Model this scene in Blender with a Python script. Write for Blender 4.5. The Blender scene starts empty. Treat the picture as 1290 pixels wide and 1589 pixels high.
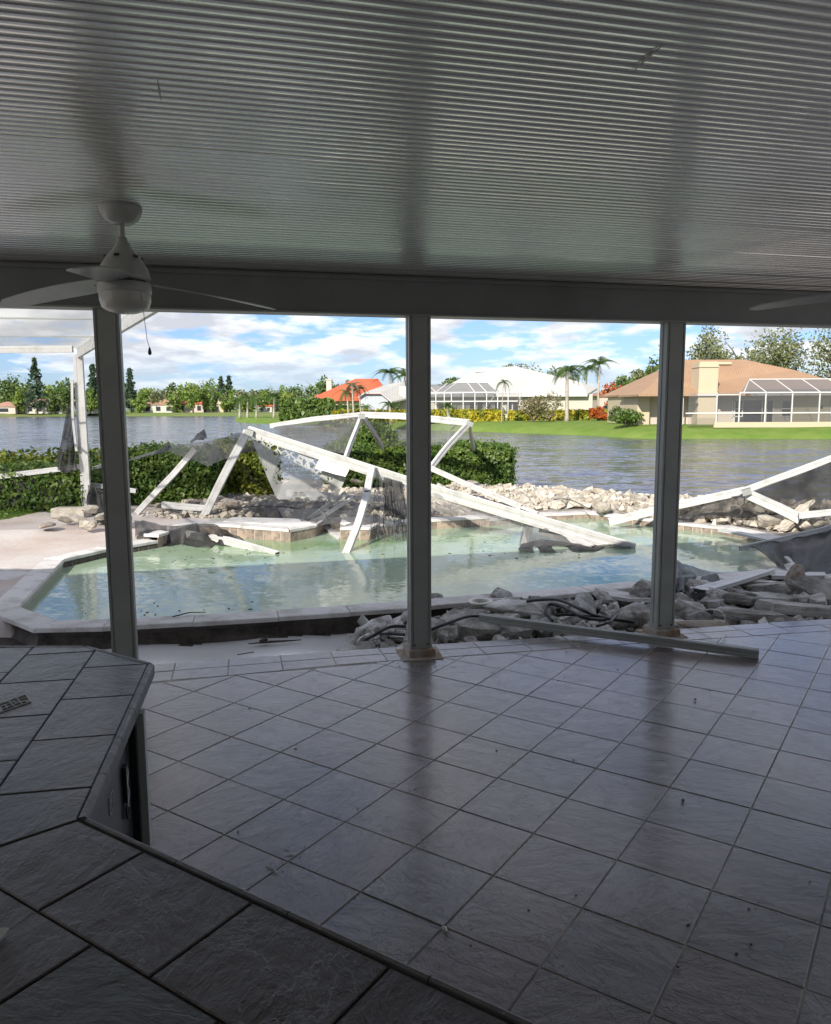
import bpy, bmesh, math, random
import numpy as np
from mathutils import Vector, Matrix, noise as mnoise
from mathutils.geometry import tessellate_polygon
random.seed(7); RNG = np.random.default_rng(11)
S = bpy.context.scene
COL = S.collection
R = math.radians

# ------------------------------------------------------------------ camera
FPX, PITCH, ROLL, EYE = 1223.07, 0.13085, 0.004477, 1.8
cp, sp, cr, sr = math.cos(PITCH), math.sin(PITCH), math.cos(ROLL), math.sin(ROLL)
_f = Vector((0, cp, -sp)); _d = Vector((0, -sp, -cp)); _r = Vector((1, 0, 0))
AX = (cr*_r + sr*_d, -sr*_r + cr*_d, _f)
cam = bpy.data.cameras.new('camera'); camo = bpy.data.objects.new('camera', cam); COL.objects.link(camo)
cam.sensor_fit = 'HORIZONTAL'; cam.sensor_width = 36; cam.lens = 36*FPX/1290
cam.clip_start = 0.05; cam.clip_end = 8000
camo.matrix_world = Matrix(((AX[0].x, -AX[1].x, -AX[2].x, 0), (AX[0].y, -AX[1].y, -AX[2].y, 0), (AX[0].z, -AX[1].z, -AX[2].z, EYE), (0, 0, 0, 1)))
S.camera = camo

# ------------------------------------------------------------------ sky, sun, exposure
SUN = Vector((-0.404*math.cos(R(31)), -0.915*math.cos(R(31)), math.sin(R(31)))).normalized()
W = bpy.data.worlds.new('World'); S.world = W; W.use_nodes = True
def build_world():
    nt = W.node_tree; n = nt.nodes; l = nt.links; n.clear()
    out = n.new('ShaderNodeOutputWorld'); bg = n.new('ShaderNodeBackground'); l.new(bg.outputs[0], out.inputs[0])
    bg.inputs[1].default_value = 0.10
    sky = n.new('ShaderNodeTexSky'); sky.sky_type = 'NISHITA'; sky.sun_disc = False
    sky.sun_elevation = R(31); sky.sun_rotation = math.atan2(SUN.x, SUN.y)
    sky.air_density = 1.0; sky.dust_density = 0.6; sky.ozone_density = 2.0
    tc = n.new('ShaderNodeTexCoord')
    sep = n.new('ShaderNodeSeparateXYZ'); l.new(tc.outputs['Generated'], sep.inputs[0])
    def m(op, a, b=None, c=None):
        k = n.new('ShaderNodeMath'); k.operation = op
        for i, v in enumerate((a, b, c)):
            if v is None: continue
            if isinstance(v, (int, float)): k.inputs[i].default_value = v
            else: l.new(v, k.inputs[i])
        return k.outputs[0]
    z = m('MAXIMUM', sep.outputs[2], 0.0)
    den = m('ADD', z, 0.2)
    cx = m('DIVIDE', sep.outputs[0], den); cy = m('DIVIDE', sep.outputs[1], den)
    cv = n.new('ShaderNodeCombineXYZ'); l.new(cx, cv.inputs[0]); l.new(cy, cv.inputs[1]); l.new(m('MULTIPLY', z, 2.5), cv.inputs[2])
    n1 = n.new('ShaderNodeTexNoise'); n1.inputs['Scale'].default_value = 2.9; n1.inputs['Detail'].default_value = 9; n1.inputs['Roughness'].default_value = 0.56; n1.inputs['Distortion'].default_value = 0.15
    mp = n.new('ShaderNodeMapping'); mp.inputs['Location'].default_value = (3.1, 1.7, 0); l.new(cv.outputs[0], mp.inputs[0]); l.new(mp.outputs[0], n1.inputs['Vector'])
    r1 = n.new('ShaderNodeValToRGB'); r1.color_ramp.elements[0].position = 0.42; r1.color_ramp.elements[1].position = 0.53; l.new(n1.outputs[0], r1.inputs[0])
    r1.color_ramp.elements[0].color = (0, 0, 0, 1)
    # cloud shade: same field sampled a little lower gives darker bases
    mp2 = n.new('ShaderNodeMapping'); mp2.inputs['Location'].default_value = (3.08, 1.52, 0.0); l.new(cv.outputs[0], mp2.inputs[0])
    n2 = n.new('ShaderNodeTexNoise'); n2.inputs['Scale'].default_value = 2.9; n2.inputs['Detail'].default_value = 7; n2.inputs['Roughness'].default_value = 0.55; l.new(mp2.outputs[0], n2.inputs['Vector'])
    r2 = n.new('ShaderNodeValToRGB'); l.new(n2.outputs[0], r2.inputs[0])
    e = r2.color_ramp.elements; e[0].position = 0.42; e[0].color = (3.75, 3.7, 3.6, 1); e[1].position = 0.62; e[1].color = (2.0, 2.06, 2.2, 1)
    fade = m('SMOOTH_MIN', m('MULTIPLY', z, 14.0), 1.0, 0.3)
    fac = m('MULTIPLY', r1.outputs[0], m('MULTIPLY', fade, 0.93))
    tint = n.new('ShaderNodeMixRGB'); tint.blend_type = 'MULTIPLY'; tint.inputs[0].default_value = 1; tint.inputs[2].default_value = (0.25, 0.31, 0.47, 1)
    l.new(sky.outputs[0], tint.inputs[1])
    mix = n.new('ShaderNodeMixRGB'); l.new(fac, mix.inputs[0]); l.new(tint.outputs[0], mix.inputs[1]); l.new(r2.outputs[0], mix.inputs[2])
    l.new(mix.outputs[0], bg.inputs[0])
build_world()
sl = bpy.data.lights.new('sun', 'SUN'); sl.energy = 2.0; sl.angle = R(0.6); sl.color = (1.0, 0.94, 0.84)
so = bpy.data.objects.new('sun', sl); COL.objects.link(so); so.rotation_euler = (-SUN).to_track_quat('-Z', 'Y').to_euler()
S.view_settings.view_transform = 'Standard'; S.view_settings.look = 'None'; S.view_settings.gamma = 1
S.view_settings.use_curve_mapping = False; S.view_settings.exposure = 1.82
S.render.engine = 'CYCLES'
S.cycles.max_bounces = 10; S.cycles.transparent_max_bounces = 24; S.cycles.diffuse_bounces = 6; S.cycles.glossy_bounces = 4

# ------------------------------------------------------------------ helpers
def ray(px, py):
    return AX[0]*((px-645)/FPX) + AX[1]*((py-794.5)/FPX) + AX[2]
def gz(px, py, z=0.0):
    d = ray(px, py); t = (z-EYE)/d.z; return Vector((0, 0, EYE)) + d*t
def gy(px, py, Y):
    d = ray(px, py); t = Y/d.y; return Vector((0, 0, EYE)) + d*t

def link(name, me, mats, parent=None, smooth=False):
    o = bpy.data.objects.new(name, me); COL.objects.link(o)
    for m in (mats if isinstance(mats, (list, tuple)) else [mats]): me.materials.append(m)
    if parent: o.parent = parent
    if smooth: me.polygons.foreach_set('use_smooth', [True]*len(me.polygons))
    return o
def tag(o, label=None, cat=None, group=None, kind=None):
    if label: o['label'] = label
    if cat: o['category'] = cat
    if group: o['group'] = group
    if kind: o['kind'] = kind
    return o
def thing(name, label, cat, loc=(0, 0, 0), rz=0, group=None):
    o = bpy.data.objects.new(name, None); COL.objects.link(o); o.location = loc; o.rotation_euler = (0, 0, rz)
    o.empty_display_size = 0.1
    return tag(o, label, cat, group)
def copy_tree(o, parent=None):
    c = o.copy(); COL.objects.link(c); c.parent = parent
    for ch in list(o.children): copy_tree(ch, c)
    return c

class MB:
    """mesh collector"""
    def __init__(s): s.v = []; s.f = []; s.mi = []
    def add(s, vs, fs, mi=0):
        b = len(s.v); s.v += [tuple(v) for v in vs]; s.f += [tuple(i+b for i in f) for f in fs]; s.mi += [mi]*len(fs); return s
    def box(s, a, b, mi=0, M=None):
        x0, y0, z0 = a; x1, y1, z1 = b
        vs = [Vector(p) for p in ((x0,y0,z0),(x1,y0,z0),(x1,y1,z0),(x0,y1,z0),(x0,y0,z1),(x1,y0,z1),(x1,y1,z1),(x0,y1,z1))]
        if M: vs = [M @ v for v in vs]
        return s.add(vs, [(0,3,2,1),(4,5,6,7),(0,1,5,4),(1,2,6,5),(2,3,7,6),(3,0,4,7)], mi)
    def prism(s, poly, z0, z1, mi=0, bev=0.0, top=True, bottom=True):
        """poly: ccw list of 2D; straight prism with optional bevelled top"""
        n = len(poly); P = [Vector((p[0], p[1])) for p in poly]
        c = sum(P, Vector((0, 0)))/n
        def inset(d):
            out = []
            for i in range(n):
                a, b, e = P[i-1], P[i], P[(i+1) % n]
                n1 = (b-a); n1 = Vector((-n1.y, n1.x)); n1 = n1.normalized() if n1.length > 1e-9 else n1
                n2 = (e-b); n2 = Vector((-n2.y, n2.x)); n2 = n2.normalized() if n2.length > 1e-9 else n2
                m = n1+n2
                if m.length < 1e-6: m = n1
                m.normalize(); k = max(0.35, m.dot(n1)); out.append(b+m*(d/k))
            return out
        rings = [(P, z0)]
        if bev > 0: rings += [(P, z1-bev), (inset(bev), z1)]
        else: rings += [(P, z1)]
        vs = []; fs = []
        for r, z in rings: vs += [(p.x, p.y, z) for p in r]
        for k in range(len(rings)-1):
            for i in range(n):
                j = (i+1) % n; fs.append((k*n+i, k*n+j, (k+1)*n+j, (k+1)*n+i))
        if top: fs.append(tuple(range((len(rings)-1)*n, len(rings)*n)))
        if bottom: fs.append(tuple(reversed(range(n))))
        return s.add(vs, fs, mi)
    def tube(s, pts, r, seg=8, mi=0, cap=True):
        pts = [Vector(p) for p in pts]; n = len(pts); rr = r if isinstance(r, (list, tuple)) else [r]*n
        vs = []; fs = []; up = None
        for i, p in enumerate(pts):
            t = (pts[min(i+1, n-1)]-pts[max(i-1, 0)]).normalized()
            if up is None: up = Vector((0, 0, 1)) if abs(t.z) < 0.9 else Vector((1, 0, 0))
            a = t.cross(up).normalized(); b = a.cross(t).normalized(); up = b
            for k in range(seg):
                w = 2*math.pi*k/seg; vs.append(p + a*math.cos(w)*rr[i] + b*math.sin(w)*rr[i])
        for i in range(n-1):
            for k in range(seg):
                k2 = (k+1) % seg; fs.append((i*seg+k, i*seg+k2, (i+1)*seg+k2, (i+1)*seg+k))
        if cap: fs += [tuple(reversed(range(seg))), tuple(range((n-1)*seg, n*seg))]
        return s.add(vs, fs, mi)
    def lathe(s, prof, seg=24, c=(0, 0, 0), mi=0):
        vs = []; fs = []
        for r, z in prof:
            for k in range(seg):
                w = 2*math.pi*k/seg; vs.append((c[0]+r*math.cos(w), c[1]+r*math.sin(w), c[2]+z))
        for i in range(len(prof)-1):
            for k in range(seg):
                k2 = (k+1) % seg; fs.append((i*seg+k, i*seg+k2, (i+1)*seg+k2, (i+1)*seg+k))
        return s.add(vs, fs, mi)
    def build(s, name, mats, parent=None, smooth=False, norm=True):
        me = bpy.data.meshes.new(name); me.from_pydata(s.v, [], s.f)
        if norm:
            bm = bmesh.new(); bm.from_mesh(me); bmesh.ops.recalc_face_normals(bm, faces=bm.faces); bm.to_mesh(me); bm.free()
        if any(s.mi) and len(s.mi) == len(me.polygons): me.polygons.foreach_set('material_index', s.mi)
        return link(name, me, mats, parent, smooth)

def auto_smooth(o, ang=35):
    me = o.data; me.polygons.foreach_set('use_smooth', [True]*len(me.polygons))
    bm = bmesh.new(); bm.from_mesh(me)
    for e in bm.edges:
        if len(e.link_faces) == 2 and e.calc_face_angle(0) > R(ang): e.smooth = False
    bm.to_mesh(me); bm.free()

def clip(poly, a, b):
    """keep the part of poly to the left of a->b"""
    out = []; n = len(poly)
    def sd(p): return (b[0]-a[0])*(p[1]-a[1])-(b[1]-a[1])*(p[0]-a[0])
    for i in range(n):
        p, q = poly[i], poly[(i+1) % n]; sp_, sq = sd(p), sd(q)
        if sp_ >= 0: out.append(p)
        if (sp_ >= 0) != (sq >= 0):
            t = sp_/(sp_-sq); out.append((p[0]+(q[0]-p[0])*t, p[1]+(q[1]-p[1])*t))
    r = []
    for p in out:
        if not r or (abs(p[0]-r[-1][0])+abs(p[1]-r[-1][1])) > 1e-4: r.append(p)
    if len(r) > 1 and (abs(r[0][0]-r[-1][0])+abs(r[0][1]-r[-1][1])) < 1e-4: r.pop()
    return r
def area(poly): return 0.5*sum(poly[i][0]*poly[(i+1) % len(poly)][1]-poly[(i+1) % len(poly)][0]*poly[i][1] for i in range(len(poly)))

# ------------------------------------------------------------------ materials
def mat(name, col, rough=0.6, metal=0.0, spec=0.5, bump=None, var=None, scale2=None, coat=0.0, island=None, obj_rand=None):
    """bump=(scale, strength, detail, distance); var=(scale, colour2, lo, hi) ; island=(colour2) ; obj_rand=(dark,light)"""
    m = bpy.data.materials.new(name); m.use_nodes = True; nt = m.node_tree; n = nt.nodes; l = nt.links
    b = n['Principled BSDF']; b.inputs['Roughness'].default_value = rough; b.inputs['Metallic'].default_value = metal
    b.inputs['Specular IOR Level'].default_value = spec; b.inputs['Coat Weight'].default_value = coat
    b.inputs['Base Color'].default_value = (*col, 1)
    tc = n.new('ShaderNodeTexCoord'); cur = None
    vec = tc.outputs['Object']
    if obj_rand:
        oi = n.new('ShaderNodeObjectInfo'); ad = n.new('ShaderNodeVectorMath'); ad.operation = 'MULTIPLY_ADD'
        cb = n.new('ShaderNodeCombineXYZ'); l.new(oi.outputs['Random'], cb.inputs[0]); l.new(oi.outputs['Random'], cb.inputs[1]); l.new(oi.outputs['Random'], cb.inputs[2])
        l.new(cb.outputs[0], ad.inputs[0]); ad.inputs[1].default_value = (37, 53, 71); l.new(vec, ad.inputs[2]); vec = ad.outputs[0]
    if var:
        t = n.new('ShaderNodeTexNoise'); t.inputs['Scale'].default_value = var[0]; t.inputs['Detail'].default_value = 6; t.inputs['Roughness'].default_value = 0.6
        l.new(vec, t.inputs['Vector'])
        mr = n.new('ShaderNodeMapRange'); mr.inputs[1].default_value = var[2]; mr.inputs[2].default_value = var[3]; l.new(t.outputs[0], mr.inputs[0])
        mx = n.new('ShaderNodeMixRGB'); mx.inputs[1].default_value = (*col, 1); mx.inputs[2].default_value = (*var[1], 1); l.new(mr.outputs[0], mx.inputs[0]); cur = mx.outputs[0]
    if island:
        g = n.new('ShaderNodeNewGeometry'); mx = n.new('ShaderNodeMixRGB')
        if cur: l.new(cur, mx.inputs[1])
        else: mx.inputs[1].default_value = (*col, 1)
        mx.inputs[2].default_value = (*island, 1); l.new(g.outputs['Random Per Island'], mx.inputs[0]); cur = mx.outputs[0]
    if obj_rand:
        mr = n.new('ShaderNodeMapRange'); mr.inputs[3].default_value = obj_rand[0]; mr.inputs[4].default_value = obj_rand[1]; l.new(oi.outputs['Random'], mr.inputs[0])
        mx = n.new('ShaderNodeMixRGB'); mx.blend_type = 'MULTIPLY'; mx.inputs[0].default_value = 1
        if cur: l.new(cur, mx.inputs[1])
        else: mx.inputs[1].default_value = (*col, 1)
        l.new(mr.outputs[0], mx.inputs[2]); cur = mx.outputs[0]
    if cur: l.new(cur, b.inputs['Base Color'])
    if bump:
        t = n.new('ShaderNodeTexNoise'); t.inputs['Scale'].default_value = bump[0]; t.inputs['Detail'].default_value = bump[2]; t.inputs['Roughness'].default_value = 0.6
        l.new(vec, t.inputs['Vector']); bp = n.new('ShaderNodeBump'); bp.inputs['Strength'].default_value = bump[1]; bp.inputs['Distance'].default_value = bump[3]
        l.new(t.outputs[0], bp.inputs['Height']); l.new(bp.outputs[0], b.inputs['Normal'])
    m['_'] = 0
    return m

def leaf_mat(name, c1, c2, c3, scale=1.2, trans=0.35):
    m = bpy.data.materials.new(name); m.use_nodes = True; nt = m.node_tree; n = nt.nodes; l = nt.links; n.clear()
    out = n.new('ShaderNodeOutputMaterial'); p = n.new('ShaderNodeBsdfPrincipled'); tr = n.new('ShaderNodeBsdfTranslucent'); mx = n.new('ShaderNodeMixShader'); mx.inputs[0].default_value = trans
    g = n.new('ShaderNodeNewGeometry'); no = n.new('ShaderNodeTexNoise'); no.inputs['Scale'].default_value = scale; no.inputs['Detail'].default_value = 4
    l.new(g.outputs['Position'], no.inputs['Vector'])
    a = n.new('ShaderNodeMixRGB'); a.inputs[1].default_value = (*c1, 1); a.inputs[2].default_value = (*c2, 1); l.new(g.outputs['Random Per Island'], a.inputs[0])
    mr = n.new('ShaderNodeMapRange'); mr.inputs[1].default_value = 0.4; mr.inputs[2].default_value = 0.62; l.new(no.outputs[0], mr.inputs[0])
    b = n.new('ShaderNodeMixRGB'); l.new(mr.outputs[0], b.inputs[0]); l.new(a.outputs[0], b.inputs[1]); b.inputs[2].default_value = (*c3, 1)
    l.new(b.outputs[0], p.inputs['Base Color']); l.new(b.outputs[0], tr.inputs[0]); p.inputs['Roughness'].default_value = 0.45; p.inputs['Specular IOR Level'].default_value = 0.35
    l.new(p.outputs[0], mx.inputs[1]); l.new(tr.outputs[0], mx.inputs[2]); l.new(mx.outputs[0], out.inputs[0])
    return m

def net_mat(name, col, opacity, var=0.25, scale=3.0):
    m = bpy.data.materials.new(name); m.use_nodes = True; nt = m.node_tree; n = nt.nodes; l = nt.links; n.clear()
    out = n.new('ShaderNodeOutputMaterial'); p = n.new('ShaderNodeBsdfPrincipled'); p.inputs['Base Color'].default_value = (*col, 1); p.inputs['Roughness'].default_value = 0.55
    t = n.new('ShaderNodeBsdfTransparent'); mx = n.new('ShaderNodeMixShader')
    tc = n.new('ShaderNodeTexCoord'); no = n.new('ShaderNodeTexNoise'); no.inputs['Scale'].default_value = scale; no.inputs['Detail'].default_value = 4; l.new(tc.outputs['Object'], no.inputs['Vector'])
    mr = n.new('ShaderNodeMapRange'); mr.inputs[1].default_value = 0.35; mr.inputs[2].default_value = 0.65; mr.inputs[3].default_value = max(0, opacity-var/2); mr.inputs[4].default_value = min(1, opacity+var/2); l.new(no.outputs[0], mr.inputs[0])
    l.new(mr.outputs[0], mx.inputs[0]); l.new(t.outputs[0], mx.inputs[1]); l.new(p.outputs[0], mx.inputs[2]); l.new(mx.outputs[0], out.inputs[0])
    return m

def lace_mat(name, col, opacity):
    m = net_mat(name, col, opacity, 0.1, 3); nt = m.node_tree; n = nt.nodes; l = nt.links
    mx = [k for k in n if k.type == 'MIX_SHADER'][0]; src = mx.inputs[0].links[0].from_socket; tc = [k for k in n if k.type == 'TEX_COORD'][0]
    v = n.new('ShaderNodeTexVoronoi'); v.feature = 'DISTANCE_TO_EDGE'; v.inputs['Scale'].default_value = 9.0; l.new(tc.outputs['Object'], v.inputs['Vector'])
    no = n.new('ShaderNodeTexNoise'); no.inputs['Scale'].default_value = 2.6; no.inputs['Detail'].default_value = 4; l.new(tc.outputs['Object'], no.inputs['Vector'])
    a = n.new('ShaderNodeMath'); a.operation = 'LESS_THAN'; l.new(v.outputs['Distance'], a.inputs[0]); a.inputs[1].default_value = 0.09
    b = n.new('ShaderNodeMath'); b.operation = 'GREATER_THAN'; l.new(no.outputs[0], b.inputs[0]); b.inputs[1].default_value = 0.5
    c = n.new('ShaderNodeMath'); c.operation = 'MAXIMUM'; l.new(a.outputs[0], c.inputs[0]); l.new(b.outputs[0], c.inputs[1])
    d = n.new('ShaderNodeMath'); d.operation = 'MULTIPLY'; l.new(c.outputs[0], d.inputs[0]); l.new(src, d.inputs[1]); l.new(d.outputs[0], mx.inputs[0]); return m

def slate_mat(name, c1, c2, c3, rough=0.3, bstr=0.6, coat=0.0):
    m = bpy.data.materials.new(name); m.use_nodes = True; nt = m.node_tree; n = nt.nodes; l = nt.links; p = n['Principled BSDF']
    tc = n.new('ShaderNodeTexCoord'); oi = n.new('ShaderNodeObjectInfo')
    cb = n.new('ShaderNodeCombineXYZ'); [l.new(oi.outputs['Random'], cb.inputs[i]) for i in range(3)]
    ad = n.new('ShaderNodeVectorMath'); ad.operation = 'MULTIPLY_ADD'; l.new(cb.outputs[0], ad.inputs[0]); ad.inputs[1].default_value = (31, 47, 13); l.new(tc.outputs['Object'], ad.inputs[2])
    vr = n.new('ShaderNodeVectorRotate'); vr.rotation_type = 'Z_AXIS'; l.new(ad.outputs[0], vr.inputs['Vector'])
    an = n.new('ShaderNodeMath'); an.operation = 'MULTIPLY'; l.new(oi.outputs['Random'], an.inputs[0]); an.inputs[1].default_value = 5.3; l.new(an.outputs[0], vr.inputs['Angle'])
    mp = n.new('ShaderNodeMapping'); mp.inputs['Scale'].default_value = (1.0, 1.7, 1.0); l.new(vr.outputs[0], mp.inputs[0])
    def noise(scale, det, dist=0.0, ntype='FBM', rough=0.55):
        t = n.new('ShaderNodeTexNoise'); t.noise_type = ntype; t.inputs['Scale'].default_value = scale; t.inputs['Detail'].default_value = det; t.inputs['Distortion'].default_value = dist; t.inputs['Roughness'].default_value = rough
        l.new(mp.outputs[0], t.inputs['Vector']); return t
    a = noise(6.5, 10, 0.35, rough=0.66); b = noise(38, 5, 0.2); e = noise(2.2, 3, 0.6); c1_ = noise(3.4, 8, 0.5, rough=0.6)
    mpb = n.new('ShaderNodeMapping'); mpb.inputs['Location'].default_value = (7.3, 2.1, 5.5); mpb.inputs['Rotation'].default_value = (0, 0, 1.1); mpb.inputs['Scale'].default_value = (1.8, 0.9, 1); l.new(mp.outputs[0], mpb.inputs[0])
    c2_ = n.new('ShaderNodeTexNoise'); c2_.inputs['Scale'].default_value = 3.0; c2_.inputs['Detail'].default_value = 9; c2_.inputs['Roughness'].default_value = 0.62; l.new(mpb.outputs[0], c2_.inputs['Vector'])
    def step(src, lo, hi):
        k = n.new('ShaderNodeMapRange'); k.interpolation_type = 'SMOOTHSTEP'; k.inputs[1].default_value = lo; k.inputs[2].default_value = hi; l.new(src, k.inputs[0]); return k.outputs[0]
    def mad(x_, m_, y_):
        k = n.new('ShaderNodeMath'); k.operation = 'MULTIPLY_ADD'; l.new(x_, k.inputs[0]); k.inputs[1].default_value = m_
        if y_ is None: k.inputs[2].default_value = 0
        else: l.new(y_, k.inputs[2])
        return k.outputs[0]
    h = mad(a.outputs[0], 2.6, None); h = mad(step(c1_.outputs[0], 0.53, 0.55), 0.55, h); h = mad(step(c2_.outputs[0], 0.56, 0.575), 0.5, h)
    h = mad(b.outputs[0], 0.22, h)
    class _O: outputs = [mad(e.outputs[0], 1.2, h)]
    h2 = _O
    bp = n.new('ShaderNodeBump'); bp.inputs['Strength'].default_value = bstr; bp.inputs['Distance'].default_value = 0.010; l.new(h2.outputs[0], bp.inputs['Height']); l.new(bp.outputs[0], p.inputs['Normal'])
    mr = n.new('ShaderNodeMapRange'); mr.inputs[1].default_value = 0.35; mr.inputs[2].default_value = 0.68; l.new(e.outputs[0], mr.inputs[0])
    mx = n.new('ShaderNodeMixRGB'); mx.inputs[1].default_value = (*c1, 1); mx.inputs[2].default_value = (*c2, 1); l.new(mr.outputs[0], mx.inputs[0])
    mx2 = n.new('ShaderNodeMixRGB'); l.new(oi.outputs['Random'], mx2.inputs[0]); l.new(mx.outputs[0], mx2.inputs[1]); mx2.inputs[2].default_value = (*c3, 1)
    k = n.new('ShaderNodeMapRange'); k.inputs[3].default_value = 0.0; k.inputs[4].default_value = 0.85; l.new(oi.outputs['Random'], k.inputs[0]); l.new(k.outputs[0], mx2.inputs[0])
    l.new(mx2.outputs[0], p.inputs['Base Color'])
    rr = n.new('ShaderNodeMapRange'); rr.inputs[3].default_value = rough-0.07; rr.inputs[4].default_value = rough+0.14; l.new(b.outputs[0], rr.inputs[0]); l.new(rr.outputs[0], p.inputs['Roughness']); p.inputs['Coat Weight'].default_value = coat; p.inputs['Coat Roughness'].default_value = 0.2
    return m

def water_mat(name, c1, c2, waves, rough=0.03, patch=0.3, patch_stretch=(1, 1, 1), lo=0.4, hi=0.62):
    """waves: list of (scale, tilt, stretch xyz); noise tilts the normal directly"""
    m = bpy.data.materials.new(name); m.use_nodes = True; nt = m.node_tree; n = nt.nodes; l = nt.links; p = n['Principled BSDF']
    tc = n.new('ShaderNodeTexCoord'); acc = None
    for sc, tilt, st in waves:
        mp = n.new('ShaderNodeMapping'); mp.inputs['Scale'].default_value = st; l.new(tc.outputs['Object'], mp.inputs[0])
        t = n.new('ShaderNodeTexNoise'); t.inputs['Scale'].default_value = sc; t.inputs['Detail'].default_value = 3; t.inputs['Roughness'].default_value = 0.5; t.inputs['Distortion'].default_value = 0.5; l.new(mp.outputs[0], t.inputs['Vector'])
        v = n.new('ShaderNodeVectorMath'); v.operation = 'SUBTRACT'; l.new(t.outputs['Color'], v.inputs[0]); v.inputs[1].default_value = (0.5, 0.5, 0.5)
        k = n.new('ShaderNodeVectorMath'); k.operation = 'MULTIPLY'; l.new(v.outputs[0], k.inputs[0]); k.inputs[1].default_value = (tilt*0.7, tilt, 0)
        if acc is None: acc = k.outputs[0]
        else:
            a = n.new('ShaderNodeVectorMath'); a.operation = 'ADD'; l.new(acc, a.inputs[0]); l.new(k.outputs[0], a.inputs[1]); acc = a.outputs[0]
    a = n.new('ShaderNodeVectorMath'); a.operation = 'ADD'; l.new(acc, a.inputs[0]); a.inputs[1].default_value = (0, 0, 1)
    nn = n.new('ShaderNodeVectorMath'); nn.operation = 'NORMALIZE'; l.new(a.outputs[0], nn.inputs[0]); l.new(nn.outputs[0], p.inputs['Normal'])
    mp2 = n.new('ShaderNodeMapping'); mp2.inputs['Scale'].default_value = patch_stretch; l.new(tc.outputs['Object'], mp2.inputs[0])
    t2 = n.new('ShaderNodeTexNoise'); t2.inputs['Scale'].default_value = patch; t2.inputs['Detail'].default_value = 4; l.new(mp2.outputs[0], t2.inputs['Vector'])
    mr = n.new('ShaderNodeMapRange'); mr.inputs[1].default_value = lo; mr.inputs[2].default_value = hi; l.new(t2.outputs[0], mr.inputs[0])
    mx = n.new('ShaderNodeMixRGB'); mx.inputs[1].default_value = (*c1, 1); mx.inputs[2].default_value = (*c2, 1); l.new(mr.outputs[0], mx.inputs[0]); l.new(mx.outputs[0], p.inputs['Base Color'])
    p.inputs['Roughness'].default_value = rough; p.inputs['IOR'].default_value = 1.33
    return m

M = {}
M['ceil'] = mat('ceiling_paint', (0.90, 0.90, 0.86), 0.25, var=(0.7, (0.84, 0.84, 0.80), 0.45, 0.7), coat=0.4, spec=0.9, metal=0.8)
M['post'] = mat('grey_and_shade_aluminium', (0.33, 0.345, 0.325), 0.42, var=(3, (0.26, 0.27, 0.255), 0.4, 0.7))  # grey carries the deep shade on the white posts; also loose grey parts
M['beam'] = mat('header_shade_grey', (0.21, 0.225, 0.22), 0.45, var=(1.5, (0.16, 0.17, 0.165), 0.4, 0.7))  # deep shade on the white header put into this darker grey
M['white'] = mat('white_aluminium', (0.50, 0.50, 0.485), 0.38, var=(5, (0.36, 0.355, 0.33), 0.5, 0.75), bump=(2.2, 0.5, 3, 0.03))
M['fan'] = mat('fan_enamel', (0.40, 0.42, 0.405), 0.3, var=(6, (0.33, 0.345, 0.33), 0.45, 0.7))
M['fanglass'] = mat('frosted_glass', (0.50, 0.49, 0.45), 0.25)
M['dark'] = mat('dark_metal_and_hollows', (0.02, 0.02, 0.02), 0.4)
M['slate'] = slate_mat('floor_slate', (0.085, 0.082, 0.08), (0.17, 0.16, 0.15), (0.15, 0.10, 0.09), 0.19, 1.0, coat=0.8)
M['slate_top'] = slate_mat('counter_slate', (0.020, 0.0205, 0.0165), (0.036, 0.042, 0.030), (0.050, 0.029, 0.023), 0.3, 0.6, coat=0.25)
M['trim'] = slate_mat('trim_slate', (0.10, 0.11, 0.105), (0.15, 0.155, 0.15), (0.13, 0.12, 0.12), 0.35, 0.5)
M['grout'] = mat('grout', (0.20, 0.185, 0.17), 0.7, var=(2.2, (0.50, 0.46, 0.40), 0.42, 0.7), bump=(60, 0.6, 4, 0.003))
M['grout_dark'] = mat('grout_dark', (0.05, 0.05, 0.045), 0.9, var=(9, (0.10, 0.095, 0.085), 0.45, 0.75))
M['cab'] = mat('cabinet_black', (0.022, 0.023, 0.025), 0.3, var=(4, (0.035, 0.036, 0.038), 0.4, 0.7))
M['cabframe'] = mat('cabinet_frame', (0.42, 0.46, 0.44), 0.4)
M['sticker'] = mat('sticker_paper', (0.45, 0.45, 0.43), 0.5)
M['stucco'] = mat('house_stucco', (0.75, 0.73, 0.68), 0.9, bump=(60, 0.3, 4, 0.01))
M['coping'] = mat('coping_concrete', (0.62, 0.60, 0.58), 0.75, bump=(30, 0.8, 8, 0.015), var=(4, (0.36, 0.34, 0.31), 0.46, 0.72), obj_rand=(0.85, 1.05))
M['deck'] = mat('deck_concrete', (0.45, 0.37, 0.325), 0.85, bump=(14, 0.6, 8, 0.015), var=(0.9, (0.54, 0.50, 0.47), 0.35, 0.65))
M['sand'] = mat('wet_sand', (0.84, 0.84, 0.83), 0.22, bump=(5, 0.15, 6, 0.01), var=(1.2, (0.70, 0.69, 0.68), 0.45, 0.7), spec=0.8, coat=1.0)
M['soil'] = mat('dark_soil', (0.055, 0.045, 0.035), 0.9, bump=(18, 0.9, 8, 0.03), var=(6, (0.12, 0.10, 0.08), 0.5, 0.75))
M['debris'] = mat('crushed_ground', (0.33, 0.29, 0.25), 0.95, bump=(9, 0.9, 8, 0.05), var=(3, (0.17, 0.15, 0.13), 0.42, 0.7))
M['shell'] = mat('pool_shell', (0.10, 0.085, 0.07), 0.85, bump=(14, 0.9, 8, 0.03), var=(7, (0.04, 0.035, 0.03), 0.4, 0.65))
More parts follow.
